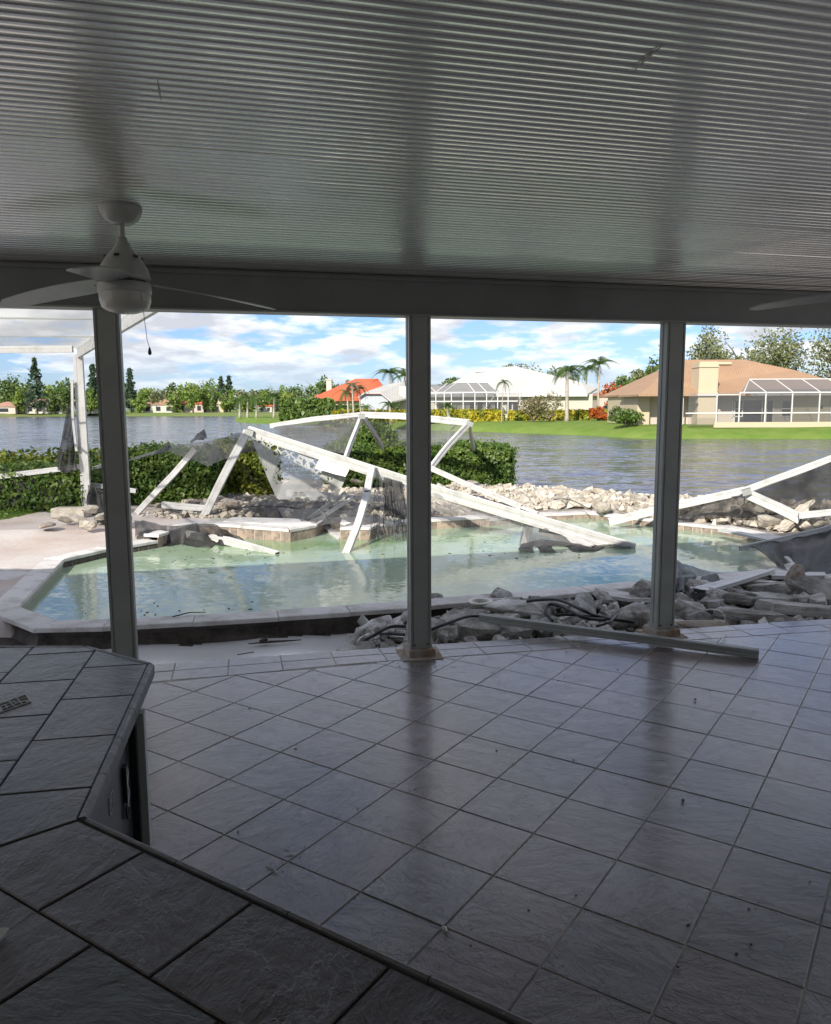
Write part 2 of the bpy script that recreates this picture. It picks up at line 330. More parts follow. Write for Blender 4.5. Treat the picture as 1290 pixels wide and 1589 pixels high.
M['tan'] = mat('pool_tile_tan', (0.36, 0.28, 0.22), 0.3, var=(14, (0.20, 0.165, 0.14), 0.42, 0.62), bump=(30, 0.3, 4, 0.004), obj_rand=(0.75, 1.1))
M['plaster'] = mat('pool_plaster', (0.42, 0.40, 0.34), 0.8, var=(3, (0.30, 0.31, 0.24), 0.4, 0.7))
M['grout_lt'] = mat('grout_light', (0.6, 0.56, 0.5), 0.8)
M['rock'] = mat('broken_concrete', (0.34, 0.32, 0.29), 0.9, bump=(12, 1.0, 10, 0.05), var=(2.2, (0.72, 0.71, 0.68), 0.42, 0.58), obj_rand=(0.65, 1.15))
M['rocktop'] = M['rock']
M['lime'] = mat('limestone', (0.40, 0.35, 0.28), 0.9, bump=(9, 1.0, 10, 0.07), var=(3, (0.60, 0.56, 0.48), 0.42, 0.62), obj_rand=(0.75, 1.1))
M['rust'] = mat('rust_stained_rock', (0.36, 0.32, 0.27), 0.9, bump=(9, 0.9, 9, 0.04), var=(5, (0.27, 0.17, 0.10), 0.5, 0.66))
M['lawn'] = mat('lawn_grass', (0.10, 0.175, 0.028), 0.9, bump=(1.5, 0.6, 8, 0.15), var=(0.5, (0.17, 0.225, 0.055), 0.3, 0.72), spec=0.1)
M['far_lawn'] = mat('far_grass', (0.10, 0.16, 0.03), 0.95, var=(0.03, (0.17, 0.19, 0.05), 0.35, 0.7))
M['lakebed'] = mat('lakebed', (0.05, 0.05, 0.04), 0.95)
M['lake'] = water_mat('lake_water', (0.06, 0.062, 0.08), (0.09, 0.092, 0.115), [(3.2, 0.7, (0.5, 1, 1)), (1.1, 0.8, (0.35, 1, 1)), (0.3, 0.4, (0.3, 1, 1))], 0.14, 0.02, lo=0.35, hi=0.65)
M['pool'] = water_mat('pool_water', (0.27, 0.355, 0.25), (0.12, 0.24, 0.06), [(14, 0.10, (0.8, 1.2, 1)), (3.5, 0.07, (0.7, 1.2, 1))], 0.08, 0.28, patch_stretch=(0.45, 1.2, 1), lo=0.53, hi=0.66)
M['hose'] = mat('black_hose', (0.012, 0.012, 0.013), 0.35)
M['pvc'] = mat('pvc', (0.6, 0.58, 0.52), 0.5)
M['net_d'] = net_mat('shaded_tone_screen', (0.014, 0.014, 0.015), 0.82, 0.28, 4)  # shaded tone of the one charcoal mesh put into the colour
M['net_m'] = net_mat('grey_screen', (0.085, 0.085, 0.085), 0.58, 0.3, 3)
M['net_l'] = net_mat('sunlit_tone_screen', (0.24, 0.24, 0.235), 0.50, 0.25, 3)  # same charcoal mesh, its sunlit paleness put into the colour
M['lace'] = lace_mat('torn_lace_screen', (0.34, 0.34, 0.33), 0.72)  # tears are real; sunlit paleness of the charcoal mesh is in the colour
M['net_wall'] = net_mat('standing_screen', (0.05, 0.05, 0.052), 0.52, 0.1, 1)
M['net_c'] = net_mat('cage_roof_screen', (0.13, 0.13, 0.135), 0.75, 0.05, 0.3)
M['net_r'] = net_mat('roof_screen', (0.62, 0.64, 0.66), 0.42, 0.12, 1)
M['net_far'] = net_mat('far_screen', (0.16, 0.16, 0.17), 0.30, 0.05, 0.3)
M['twig'] = mat('twig', (0.05, 0.038, 0.028), 0.9)
M['bark'] = mat('bark', (0.17, 0.14, 0.11), 0.95, var=(2, (0.10, 0.085, 0.07), 0.4, 0.6), bump=(6, 0.5, 5, 0.05))
M['palmbark'] = mat('palm_bark', (0.42, 0.38, 0.32), 0.9, var=(3, (0.30, 0.26, 0.21), 0.4, 0.6))
M['hedge_inner_shade'] = mat('hedge_inner_shade', (0.012, 0.018, 0.008), 1.0, spec=0.1)  # near-black colour stands in for the shade inside the hedge
M['l_hedge'] = leaf_mat('hedge_leaf', (0.085, 0.15, 0.028), (0.21, 0.29, 0.06), (0.06, 0.12, 0.022), 3.0)
M['l_hedgey'] = leaf_mat('hedge_leaf_yellow', (0.12, 0.16, 0.02), (0.24, 0.25, 0.03), (0.06, 0.10, 0.015), 1.6)
M['l_tree'] = leaf_mat('tree_leaf', (0.09, 0.15, 0.035), (0.16, 0.22, 0.06), (0.07, 0.12, 0.03), 0.5)
M['l_bright'] = leaf_mat('bright_leaf', (0.17, 0.26, 0.045), (0.28, 0.35, 0.08), (0.12, 0.20, 0.04), 0.35)
M['l_olive'] = leaf_mat('olive_leaf', (0.20, 0.22, 0.10), (0.30, 0.31, 0.16), (0.14, 0.17, 0.07), 0.4)
M['l_pine'] = leaf_mat('pine_leaf', (0.05, 0.09, 0.05), (0.09, 0.13, 0.07), (0.04, 0.08, 0.045), 0.5, 0.2)
M['l_yellow'] = leaf_mat('croton_leaf', (0.36, 0.33, 0.02), (0.55, 0.45, 0.04), (0.18, 0.22, 0.03), 0.8)
M['l_orange'] = leaf_mat('orange_leaf', (0.50, 0.10, 0.02), (0.55, 0.18, 0.04), (0.30, 0.08, 0.02), 1.2)
M['l_palm'] = leaf_mat('palm_frond', (0.08, 0.15, 0.03), (0.14, 0.20, 0.05), (0.05, 0.10, 0.02), 0.6)
M['l_dry'] = leaf_mat('dry_twigs', (0.25, 0.20, 0.13), (0.34, 0.28, 0.18), (0.16, 0.17, 0.06), 0.6)
M['roof_w'] = mat('white_roof_tile', (0.47, 0.46, 0.43), 0.7, var=(0.3, (0.41, 0.40, 0.375), 0.4, 0.7))
M['roof_t'] = mat('terracotta_roof', (0.34, 0.215, 0.13), 0.8, var=(0.5, (0.31, 0.19, 0.115), 0.4, 0.7), bump=(3, 0.3, 3, 0.05))
def add_courses(m, scale, dist):
    nt = m.node_tree; n = nt.nodes; l = nt.links; p = n['Principled BSDF']; tc = [k for k in n if k.type == 'TEX_COORD'][0]
    w = n.new('ShaderNodeTexWave'); w.wave_type = 'BANDS'; w.bands_direction = 'X'; w.inputs['Scale'].default_value = scale; w.inputs['Distortion'].default_value = 0.2; l.new(tc.outputs['Object'], w.inputs['Vector'])
    b = n.new('ShaderNodeBump'); b.inputs['Strength'].default_value = 1.0; b.inputs['Distance'].default_value = dist; l.new(w.outputs['Fac'], b.inputs['Height'])
    if p.inputs['Normal'].links: l.new(p.inputs['Normal'].links[0].from_socket, b.inputs['Normal'])
    l.new(b.outputs[0], p.inputs['Normal'])
add_courses(M['roof_t'], 1.1, 0.025); add_courses(M['roof_w'], 0.9, 0.012)
M['roof_r'] = mat('red_roof', (0.55, 0.11, 0.045), 0.8, var=(0.5, (0.45, 0.09, 0.04), 0.4, 0.7))
M['roof_b'] = mat('brown_roof', (0.36, 0.20, 0.14), 0.85, var=(0.5, (0.28, 0.17, 0.12), 0.4, 0.7))
M['wall_c'] = mat('cream_wall', (0.48, 0.405, 0.28), 0.85)
M['wall_w'] = mat('white_wall', (0.48, 0.46, 0.385), 0.85)
M['wall_p'] = mat('pinkish_wall', (0.47, 0.40, 0.34), 0.85)
M['wall_g'] = mat('grey_vent_shaded_wall', (0.42, 0.45, 0.47), 0.85)  # garage wall's shade put into the colour; also the roof vents' own grey
M['glass'] = mat('dark_window', (0.02, 0.024, 0.028), 0.08)
M['trimw'] = mat('white_trim', (0.55, 0.545, 0.52), 0.6)

# ------------------------------------------------------------------ plan of the porch
T = math.radians(14.2); EU = Vector((math.cos(T), math.sin(T), 0)); EV = Vector((-math.sin(T), math.cos(T), 0))
P0 = Vector((0.024, 5.64, 0))
def uv(u, v, z=0.0): return P0 + EU*u + EV*v + Vector((0, 0, z))
MU = Matrix.Translation(P0) @ Matrix.Rotation(T, 4, 'Z')
BZ0, BZ1 = 2.433, 2.70
def ceil_z(v): return 2.70 - 0.06*v
H_GND = -0.19
I_PX = [(240,1058),(385,1046),(555,1029),(690,1020),(954,1001),(1090,992),(1290,979)]
I_L = [(gz(x, y).x, gz(x, y).y) for x, y in I_PX]
O_L = [(gz(x, y).x, gz(x, y).y) for x, y in [(240,1031),(380,1020),(600,1005),(680,999),(954,983),(1090,973),(1290,960)]]
def ext(Lr, l=7.0, r=3.6):
    a, b = Vector(Lr[0]), Vector(Lr[1]); d = (a-b).normalized(); c, e = Vector(Lr[-1]), Vector(Lr[-2]); g = (c-e).normalized()
    return [tuple(a+d*l)] + list(Lr) + [tuple(c+g*r)]
I_X, O_X = ext(I_L), ext(O_L)
def line_y(Lr, x):
    for i in range(len(Lr)-1):
        if Lr[i][0] <= x <= Lr[i+1][0]:
            t = (x-Lr[i][0])/(Lr[i+1][0]-Lr[i][0]); return Lr[i][1]+t*(Lr[i+1][1]-Lr[i][1])
    return Lr[0][1] if x < Lr[0][0] else Lr[-1][1]

# ------------------------------------------------------------------ terrain
POOL = [(x, y) for x, y, *_ in [gz(*p) for p in [(23,941),(97,867),(167,851),(244,838)]]]
POOL += [(gz(x, y, -.11).x, gz(x, y, -.11).y) for x, y in [(306,829),(450,841),(489,833),(505,822),(528,838),(574,838),(587,830),(665,821),(759,816),(815,809),(915,804),(982,813),(1119,829),(1198,846),(1214,874)]]
POOL += [(4.40, 9.02), (3.894, 8.584), (1.664, 7.831), (-0.034, 7.243), (-1.253, 6.93), (-2.646, 6.62), (-3.095, 6.60)]
POOL = POOL[::-1] if area(POOL) < 0 else POOL      # ccw
def inside(poly, X, Y):
    r = np.zeros(X.shape, bool); n = len(poly)
    for i in range(n):
        x0, y0 = poly[i]; x1, y1 = poly[(i+1) % n]
        c = ((y0 > Y) != (y1 > Y)) & (X < (x1-x0)*(Y-y0)/((y1-y0) if y1 != y0 else 1e-9)+x0); r ^= c
    return r
def offset_poly(poly, d):
    n = len(poly); P = [Vector(p) for p in poly]; out = []
    for i in range(n):
        a, b, c = P[i-1], P[i], P[(i+1) % n]
        n1 = (b-a).normalized(); n1 = Vector((n1.y, -n1.x)); n2 = (c-b).normalized(); n2 = Vector((n2.y, -n2.x))
        m = (n1+n2).normalized(); k = max(0.45, m.dot(n1)); out.append(tuple(b+m*(d/k)))
    return out
COPW = 0.23
POOL_OUT = offset_poly(POOL, COPW)

def near_ground():
    xs = np.arange(-16, 22.01, 0.06); ys = np.arange(3.6, 27.01, 0.06)
    X, Y = np.meshgrid(xs, ys); Z = np.full(X.shape, -0.015)
    Z += 0.012*np.sin(X*3.1+Y*1.7)*np.sin(Y*2.3)
    mid = offset_poly(POOL, COPW*0.5)
    pool = inside(mid, X, Y)
    # sunken wet strip between the porch slab and the pool shell
    edge = np.interp(X, [p[0] for p in O_X], [p[1] for p in O_X])
    near = (Y < 8.6+0.33*X) & (Y > edge-0.35) & (X < 9)
    left_lim = Y < (6.75 + 0.0*X)
    sunk = near & ((X > -3.3) | (Y < 6.75))
    deckleft = (X < -4.15) & (Y > 7.15)
    sunk &= ~deckleft & (Y < np.interp(X, [-16, -3.7, -3.1, -2.6, -1.2, 0, 1.65, 3.9, 6], [6.9, 6.9, 6.6, 6.62, 6.85, 7.1, 7.7, 8.45, 9.1]))
    Z[sunk] = H_GND + 0.012*np.sin(X[sunk]*5+Y[sunk]*3)
    under = (Y <= edge-0.3); Z[under] = H_GND-0.2
    # bank down to the lake
    bx = np.array([-16, -8, -4, 0, 3, 5, 7, 10, 22]); by = np.array([20.5, 20.5, 20.5, 19.5, 17.2, 15.4, 14.2, 13.2, 12.2])
    B = np.interp(X, bx, by); t = np.clip((Y-B)/4.0, 0, 1); Z = np.where(t > 0, Z-1.35*t**0.9, Z)
    Z[pool] = -1.35
    me = bpy.data.meshes.new('ground'); nx, ny = len(xs), len(ys)
    v = np.stack([X.ravel(), Y.ravel(), Z.ravel()], 1); idx = np.arange(nx*ny).reshape(ny, nx)
    f = np.stack([idx[:-1, :-1], idx[:-1, 1:], idx[1:, 1:], idx[1:, :-1]], -1).reshape(-1, 4)
    me.vertices.add(len(v)); me.vertices.foreach_set('co', v.ravel()); me.loops.add(f.size); me.loops.foreach_set('vertex_index', f.ravel().astype(np.int32))
    me.polygons.add(len(f)); me.polygons.foreach_set('loop_start', np.arange(0, f.size, 4, dtype=np.int32)); me.polygons.foreach_set('loop_total', np.full(len(f), 4, dtype=np.int32))
    cxy = v[f].mean(1); cx, cy, cz = cxy[:, 0], cxy[:, 1], cxy[:, 2]
    mi = np.full(len(f), 2)                                                   # debris
    grass_y = np.interp(cx, [-16, -6.95, -6.6, -5.4, -5.2], [12.0, 13.05, 14.5, 14.9, 30])
    mi[(cx < -3.2) & (cy < grass_y)] = 0                                      # deck
    mi[(cx < -4.9) & (cy >= grass_y)] = 1                                     # grass
    e2 = np.interp(cx, [p[0] for p in O_X], [p[1] for p in O_X])
    sk = (cz < -0.1) & (cy < 9.5) & (cx < -0.35); mi[sk] = 3
    sk = (cz < -0.1) & (cy < 9.5) & (cx >= -0.35); mi[sk] = 4
    # thin dark soil at the foot of the undermined shell
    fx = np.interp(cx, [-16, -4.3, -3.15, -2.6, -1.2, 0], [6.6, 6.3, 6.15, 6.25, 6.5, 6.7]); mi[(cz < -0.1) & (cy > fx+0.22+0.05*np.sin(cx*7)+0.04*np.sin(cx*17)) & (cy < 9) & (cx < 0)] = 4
    me.update(); me.polygons.foreach_set('material_index', mi.astype(np.int32)); me.update()
    o = link('ground', me, [M['deck'], M['lawn'], M['debris'], M['sand'], M['soil']], None, True); tag(o, kind='structure')
near_ground()

for x0_, x1_ in ((-40, -8.6), (7.3, 40)):
    yd = MB().add([(x0_, -25, -0.05), (x1_, -25, -0.05), (x1_, 3.66, -0.05), (x0_, 3.66, -0.05)], [(0, 1, 2, 3)]).build('bounce_ground', M['deck']); tag(yd, kind='structure')  # added unseen pale ground that bounces light up to the ceiling
def sheet_cols(name, cols, m, kind='structure'):
    """cols: list of point columns (same length)"""
    n = len(cols[0]); v = [tuple(p) for c in cols for p in c]; f = []
    for i in range(len(cols)-1):
        for j in range(n-1): f.append((i*n+j, (i+1)*n+j, (i+1)*n+j+1, i*n+j+1))
    o = MB().add(v, f).build(name, m, smooth=True); tag(o, kind=kind); return o
lk = MB().add([(-3000, 9, -1), (3000, 9, -1), (3000, 3000, -1), (-3000, 3000, -1)], [(0, 1, 2, 3)]).build('lake_water', M['lake']); tag(lk, kind='structure')
bedo = MB().add([(-4000, -4000, -1.6), (4000, -4000, -1.6), (4000, 5000, -1.6), (-4000, 5000, -1.6)], [(0, 1, 2, 3)]).build('lake_bed', M['lakebed']); tag(bedo, kind='structure')
cols = []
for px in range(-900, 2300, 50):
    base = gz(px, 643.2 - (px-645)*0.0045, -1); d = Vector((base.x, base.y, 0)).normalized(); Y0 = base.y
    b = Vector((base.x, base.y, 0))*((330+14*math.sin(px*0.013)+6*math.sin(px*0.05))/base.y)
    cols.append([b+Vector((0, 0, -1.15)), b+d*5+Vector((0, 0, -0.5)), b+d*14+Vector((0, 0, 0.4)), b+d*2400+Vector((0, 0, 2))])
sheet_cols('far_shore', cols, M['far_lawn'])
def bank_z(p): return 0.1
cols = []
for px, py in [(2600,700),(2000,690),(1600,684),(1290,681),(1150,681),(1000,681),(930,677),(860,674),(800,672),(730,669.5),(665,667.5),(600,665),(560,663),(500,661)]:
    b = gz(px, py, -1); b.z = 0; d = b.normalized()
    cols.append([b+Vector((0, 0, -1.15)), b+d*0.5+Vector((0, 0, -0.85)), b+d*3+Vector((0, 0, -0.25)), b+d*7+Vector((0, 0, 0.12)), b+d*220+Vector((0, 0, 0.6)), b+d*900+Vector((0, 0, 1.2))])
sheet_cols('opposite_bank', cols, M['lawn'])
cols = []
for x0, y0, x1, y1 in [(366,654,366,653.5),(385,656.5,380,651),(410,658,405,648.5),(436,660,436,646.5),(470,661,470,644.5),(520,662,520,643)]:
    a = gz(x0, y0, -1); b = gz(x1, y1, -1)
    cols.append([Vector((a.x, a.y, -1.1)), a.lerp(b, 0.1)+Vector((0, 0, 0.75)), a.lerp(b, 0.5)+Vector((0, 0, 1.15)), a.lerp(b, 0.9)+Vector((0, 0, 0.8)), Vector((b.x, b.y, -1.1))])
sheet_cols('lawn_point', cols, M['lawn'])

# ------------------------------------------------------------------ foliage
def leaf_mesh(name, C, size, m, parent=None, aspect=1.6, up=0.0, normals=None):
    n = len(C); C = np.asarray(C, float)
    A = RNG.normal(size=(n, 3)); A /= np.linalg.norm(A, axis=1)[:, None]
    Nn = RNG.normal(size=(n, 3))
    if normals is not None: Nn = Nn*0.6+normals
    Nn[:, 2] += up
    B = np.cross(Nn, A); B /= (np.linalg.norm(B, axis=1)[:, None]+1e-9); A = np.cross(B, Nn); A /= (np.linalg.norm(A, axis=1)[:, None]+1e-9)
    s = size*(0.6+0.8*RNG.random(n))[:, None]
    a = A*s*0.5*aspect; b = B*s*0.5
    V = np.stack([C-a, C+b*0.9, C+a, C-b*0.9], 1).reshape(-1, 3)
    me = bpy.data.meshes.new(name); me.vertices.add(4*n); me.vertices.foreach_set('co', V.ravel())
    me.loops.add(4*n); me.loops.foreach_set('vertex_index', np.arange(4*n, dtype=np.int32)); me.polygons.add(n)
    me.polygons.foreach_set('loop_start', np.arange(0, 4*n, 4, dtype=np.int32)); me.polygons.foreach_set('loop_total', np.full(n, 4, dtype=np.int32)); me.update()
    return link(name, me, m, parent)
def lobes(n, cen, rad, k=9, fill=0.45, squash=0.8):
    cen = np.asarray(cen, float); rad = np.asarray(rad, float)
    d = RNG.normal(size=(k, 3)); d /= np.linalg.norm(d, axis=1)[:, None]
    lc = cen + d*rad*(0.35+0.4*RNG.random(k))[:, None]; lr = (0.3+0.28*RNG.random(k))[:, None]*rad
    i = RNG.integers(0, k, n); q = RNG.normal(size=(n, 3)); q /= np.linalg.norm(q, axis=1)[:, None]
    r = (RNG.random(n)**0.45)[:, None]
    return lc[i] + q*r*lr[i]
def trunk_mb(h, r, lean=(0, 0), limbs=5, spread=1.0, seg=6):
    mb = MB(); top = Vector((lean[0], lean[1], h)); pts = [Vector((0, 0, -0.3)), Vector((lean[0]*0.3, lean[1]*0.3, h*0.4)), top*0.75, top]
    mb.tube(pts, [r*1.15, r*0.85, r*0.6, r*0.25], seg)
    for i in range(limbs):
        a = random.uniform(0, 6.28); z0 = random.uniform(0.4, 0.8); b = Vector((top.x*z0, top.y*z0, h*z0)); L = spread*random.uniform(0.6, 1.0)
        e = b+Vector((math.cos(a)*L, math.sin(a)*L, L*random.uniform(0.5, 1.1)))
        mb.tube([b, b.lerp(e, 0.5)+Vector((0, 0, 0.1*L)), e], [r*0.5, r*0.35, r*0.12], 5)
    return mb
def tree(name, loc, h, rad, m, label, group, leaves=700, leaf=0.6, k=9, trunk_r=0.25, crown0=0.3, cat='tree'):
    t = thing(name, label, cat, loc, 0, group)
    trunk_mb(h*0.8, trunk_r, (random.uniform(-.05, .05)*h, 0), 9 if k > 20 else 5, rad*0.8).build('trunk', M['bark'], t, True)
    C = lobes(leaves, (0, 0, h*(crown0+1)/2), (rad, rad, h*(1-crown0)/2*1.15), k)
    leaf_mesh('crown', C, leaf, m, t); return t
def pine(loc, h, w, label, group, leaves=2200, leaf=0.55):
    t = thing('norfolk_pine', label, 'pine tree', loc, 0, group)
    MB().tube([(0, 0, -0.3), (0.2, 0, h*0.5), (0, 0, h)], [0.4, 0.28, 0.05], 6).build('trunk', M['bark'], t, True)
    C = []; nt = int(h/1.1)
    for i in range(nt):
        z = h*0.12+(h*0.86)*i/nt; rr = w*1.35*(1-(i/nt)**1.2)*random.uniform(0.55, 1.1)+0.3; nb = 6
        for b in range(nb):
            if random.random() < 0.2: continue
            a = b*6.283/nb+i*0.7+random.uniform(-.3, .3); L = rr*random.uniform(0.55, 1.1); k = max(6, int(leaves/(nt*nb)))
            s = RNG.random(k)**0.7*L
            C.append(np.stack([np.cos(a)*s+RNG.normal(size=k)*.22, np.sin(a)*s+RNG.normal(size=k)*.22, z+0.28*s*0.5+RNG.normal(size=k)*.2], 1))
    leaf_mesh('crown', np.concatenate(C), leaf, M['l_pine'], t); return t
def frond_mb(L, droop, w=0.5, seg=9):
    """one feather frond along +x: a rib with leaflet pairs that hang and taper"""
    mb = MB(); pts = []
    for i in range(seg+1):
        t = i/seg; pts.append(Vector((L*t*(1-0.22*droop*t), 0, L*(0.45*t-(0.45+0.55*droop)*t*t))))
    mb.tube(pts, [0.045*(1-0.8*i/seg) for i in range(seg+1)], 4, cap=False)
    for i in range(1, seg*2+1):
        t = i/(seg*2+0.5); j = min(seg-1, int(t*seg)); f = t*seg-j; p = pts[j].lerp(pts[j+1], f); d = (pts[j+1]-pts[j]).normalized()
        ln = w*math.sin(math.pi*min(1, 0.15+0.85*t))**0.6*(1-0.2*t)
        for s in (-1, 1):
            e = p+Vector((d.x*ln*0.5, s*ln*0.8, -ln*0.55+d.z*ln*0.3)); q = p+d*0.13*L/3
            mb.add([p, q, e], [(0, 1, 2)])
    return mb
def palm(loc, h, L, label, group=None, nf=13, droop=1.0, m='l_palm', lean=(0.2, 0), r=0.17, w=None, wind=0.0, cat='palm tree'):
    t = thing('palm_tree', label, cat, loc, random.uniform(0, 6), group)
    top = Vector((lean[0], lean[1], h)); MB().tube([(0, 0, -0.3), (0, 0, h*0.15), (lean[0]*.4, lean[1]*.4, h*0.5), top], [r*1.5, r, r*0.85, r*0.7], 8).build('trunk', M['palmbark'], t, True)
    vs = [frond_mb(L*random.uniform(.85, 1.1), droop*random.uniform(.7, 1.3), w or L*0.28) for _ in range(3)]
    protos = []
    for i in range(nf):
        if i < 3:
            o = vs[i].build('frond', M[m], t, norm=False); protos.append(o)
        else:
            o = bpy.data.objects.new('frond', protos[i % 3].data); COL.objects.link(o); o.parent = t
        o.location = top; tilt = random.uniform(-0.9, 0.35)
        o.rotation_euler = (0, tilt, 6.283*i/nf+random.uniform(-.25, .25))
    return t

def hedge(name, a, b, depth, h, m, label, leaf=0.055, dens=900, group=None, z0=0.0, cat='hedge', lump=0.06, back=1):
    """a,b: front-bottom ends (2D). The hedge extends depth behind them."""
    a, b = Vector((a[0], a[1])), Vector((b[0], b[1])); L = (b-a).length; ang = math.atan2((b-a).y, (b-a).x)
    t = thing(name, label, cat, (a.x, a.y, z0), ang, group)
    core = MB(); nx = max(2, int(L/0.4)); i_ = 0.09
    core.box((i_, i_, 0), (L-i_, depth-i_, h-i_)).build('stems_and_shade_core', M['hedge_inner_shade'], t)  # solid filler box coloured as inner shade, no stems modelled
    ar = {'f': L*h, 't': L*depth, 'l': depth*h, 'r': depth*h, 'b': L*h*0.3}
    C = []; N = []
    for k, A in ar.items():
        n = int(A*dens); u = RNG.random(n); w = RNG.random(n); j = RNG.normal(size=n)*lump
        if k == 'f': P = np.stack([u*L, j, w*h], 1); nn = (0, -1, 0)
        elif k == 'b': P = np.stack([u*L, depth+j, w*h], 1); nn = (0, 1, 0)
        elif k == 't': P = np.stack([u*L, w*depth, h+j], 1); nn = (0, 0, 1)
        elif k == 'l': P = np.stack([j, u*depth, w*h], 1); nn = (-1, 0, 0)
        else: P = np.stack([L+j, u*depth, w*h], 1); nn = (1, 0, 0)
        P[:, 2] += 0.03*np.sin(P[:, 0]*4.3)*(P[:, 2]/h); P[:, 1] += 0.04*np.sin(P[:, 0]*3.1+P[:, 2]*4)
        C.append(P); N.append(np.tile(nn, (n, 1)))
    leaf_mesh('foliage', np.concatenate(C), leaf, m, t, normals=np.concatenate(N).astype(float)*0.8); return t

def P2(px, Y): p = gy(px, 700, Y); return (p.x, p.y)
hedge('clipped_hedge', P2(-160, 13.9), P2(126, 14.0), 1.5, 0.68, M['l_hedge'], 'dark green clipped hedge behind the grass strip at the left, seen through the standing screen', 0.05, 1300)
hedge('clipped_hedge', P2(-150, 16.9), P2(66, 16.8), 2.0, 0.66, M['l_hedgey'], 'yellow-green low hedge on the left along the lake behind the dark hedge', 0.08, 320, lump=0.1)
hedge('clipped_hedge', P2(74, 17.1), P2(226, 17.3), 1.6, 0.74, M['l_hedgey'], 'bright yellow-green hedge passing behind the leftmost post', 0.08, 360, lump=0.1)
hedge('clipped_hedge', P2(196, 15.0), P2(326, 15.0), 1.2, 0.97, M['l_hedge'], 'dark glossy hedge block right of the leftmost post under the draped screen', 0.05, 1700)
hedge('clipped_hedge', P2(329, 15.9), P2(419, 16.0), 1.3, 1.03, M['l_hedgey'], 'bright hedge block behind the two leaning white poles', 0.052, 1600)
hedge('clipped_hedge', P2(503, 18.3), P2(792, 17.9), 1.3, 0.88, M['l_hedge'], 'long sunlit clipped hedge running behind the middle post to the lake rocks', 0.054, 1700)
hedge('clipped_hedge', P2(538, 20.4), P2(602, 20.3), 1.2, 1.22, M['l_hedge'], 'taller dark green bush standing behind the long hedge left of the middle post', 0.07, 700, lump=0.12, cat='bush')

# far treeline, one tree at a time
def far_tree(px, Y, top, w, m, label, group='trees along the far shore', leaves=700, leafs=1.0):
    place = 'left of the tall far left pine' if px < 45 else 'right of the left pine' if px < 108 else 'at the standing frame' if px < 150 else 'behind the leftmost post' if px < 196 else 'just right of the leftmost post' if px < 250 else 'over the brown-roofed far house' if px < 290 else 'left of the twin far pines' if px < 340 else 'at the twin far pines' if px < 372 else 'right of the twin far pines' if px < 430 else 'left of the red-roofed house' if px < 520 else 'behind the red-roofed house'
    label = label.replace(' along the far shore', '').replace(' in front of the far houses', '')+('' if 'left shore' in label else (' in the far treeline, ' if Y > 360 else ' before the far houses, ')+place); group += ' ' + place
    g = gy(px, 640, Y); h = (636.0-top)/FPX*Y*1.0+EYE-0.4; tr = tree('shade_tree', (g.x, g.y, 0.4), h, w/FPX*Y/2, m, label, group, leaves, leafs, 12, 0.35, 0.04)
    return tr
rt = random.Random(3)
far_tree(20, 372, 589, 66, M['l_tree'], 'large dull green tree at the far left shore')
kinds = [('l_bright', 'bright yellow-green round tree along the far shore'), ('l_olive', 'thin olive brown storm-stripped tree along the far shore'), ('l_tree', 'mid green broad tree along the far shore')]
x = -60; k = 0
while x < 660:
    kk = rt.choice([0, 0, 1, 2]) if x > 160 else rt.choice([1, 2, 2, 0]); w = rt.uniform(34, 56)
    far_tree(x, rt.uniform(380, 420), rt.uniform(589, 609), w, M[kinds[kk][0]], kinds[kk][1], leaves=750); x += w*0.42
for px, top, w, kk in [(85, 603, 26, 2), (30, 606, 24, 0), (100, 600, 30, 2), (140, 606, 34, 0), (245, 606, 26, 1), (272, 600, 34, 0), (300, 598, 32, 0), (318, 604, 26, 0), (352, 603, 34, 0), (384, 607, 34, 0), (412, 610, 26, 0), (335, 612, 20, 2), (216, 615, 24, 0), (170, 606, 30, 1)]:
    far_tree(px, rt.uniform(336, 352), top, w, M[kinds[kk][0]], kinds[kk][1].replace('along the far shore', 'in front of the far houses'), 'trees in front of the far houses', 600, 0.8)
for px, Y, top, w, lab in [(58, 345, 554, 34, 'tall dark Norfolk pine at the far left, with a broken left side'), (147, 350, 564, 22, 'tall narrow Norfolk pine beside the leftmost post, on its left'), (204, 350, 571, 24, 'Norfolk pine just right of the leftmost post'), (345, 380, 584, 15, 'left one of the twin far pines between the posts'), (357, 382, 583, 16, 'right one of the twin far pines between the posts')]:
    g = gy(px, 640, Y); pine((g.x, g.y, 0.3), (636-top)/FPX*Y+1.5, w/FPX*Y/2, lab, 'Norfolk pines on the far shore', 1500, 0.9)

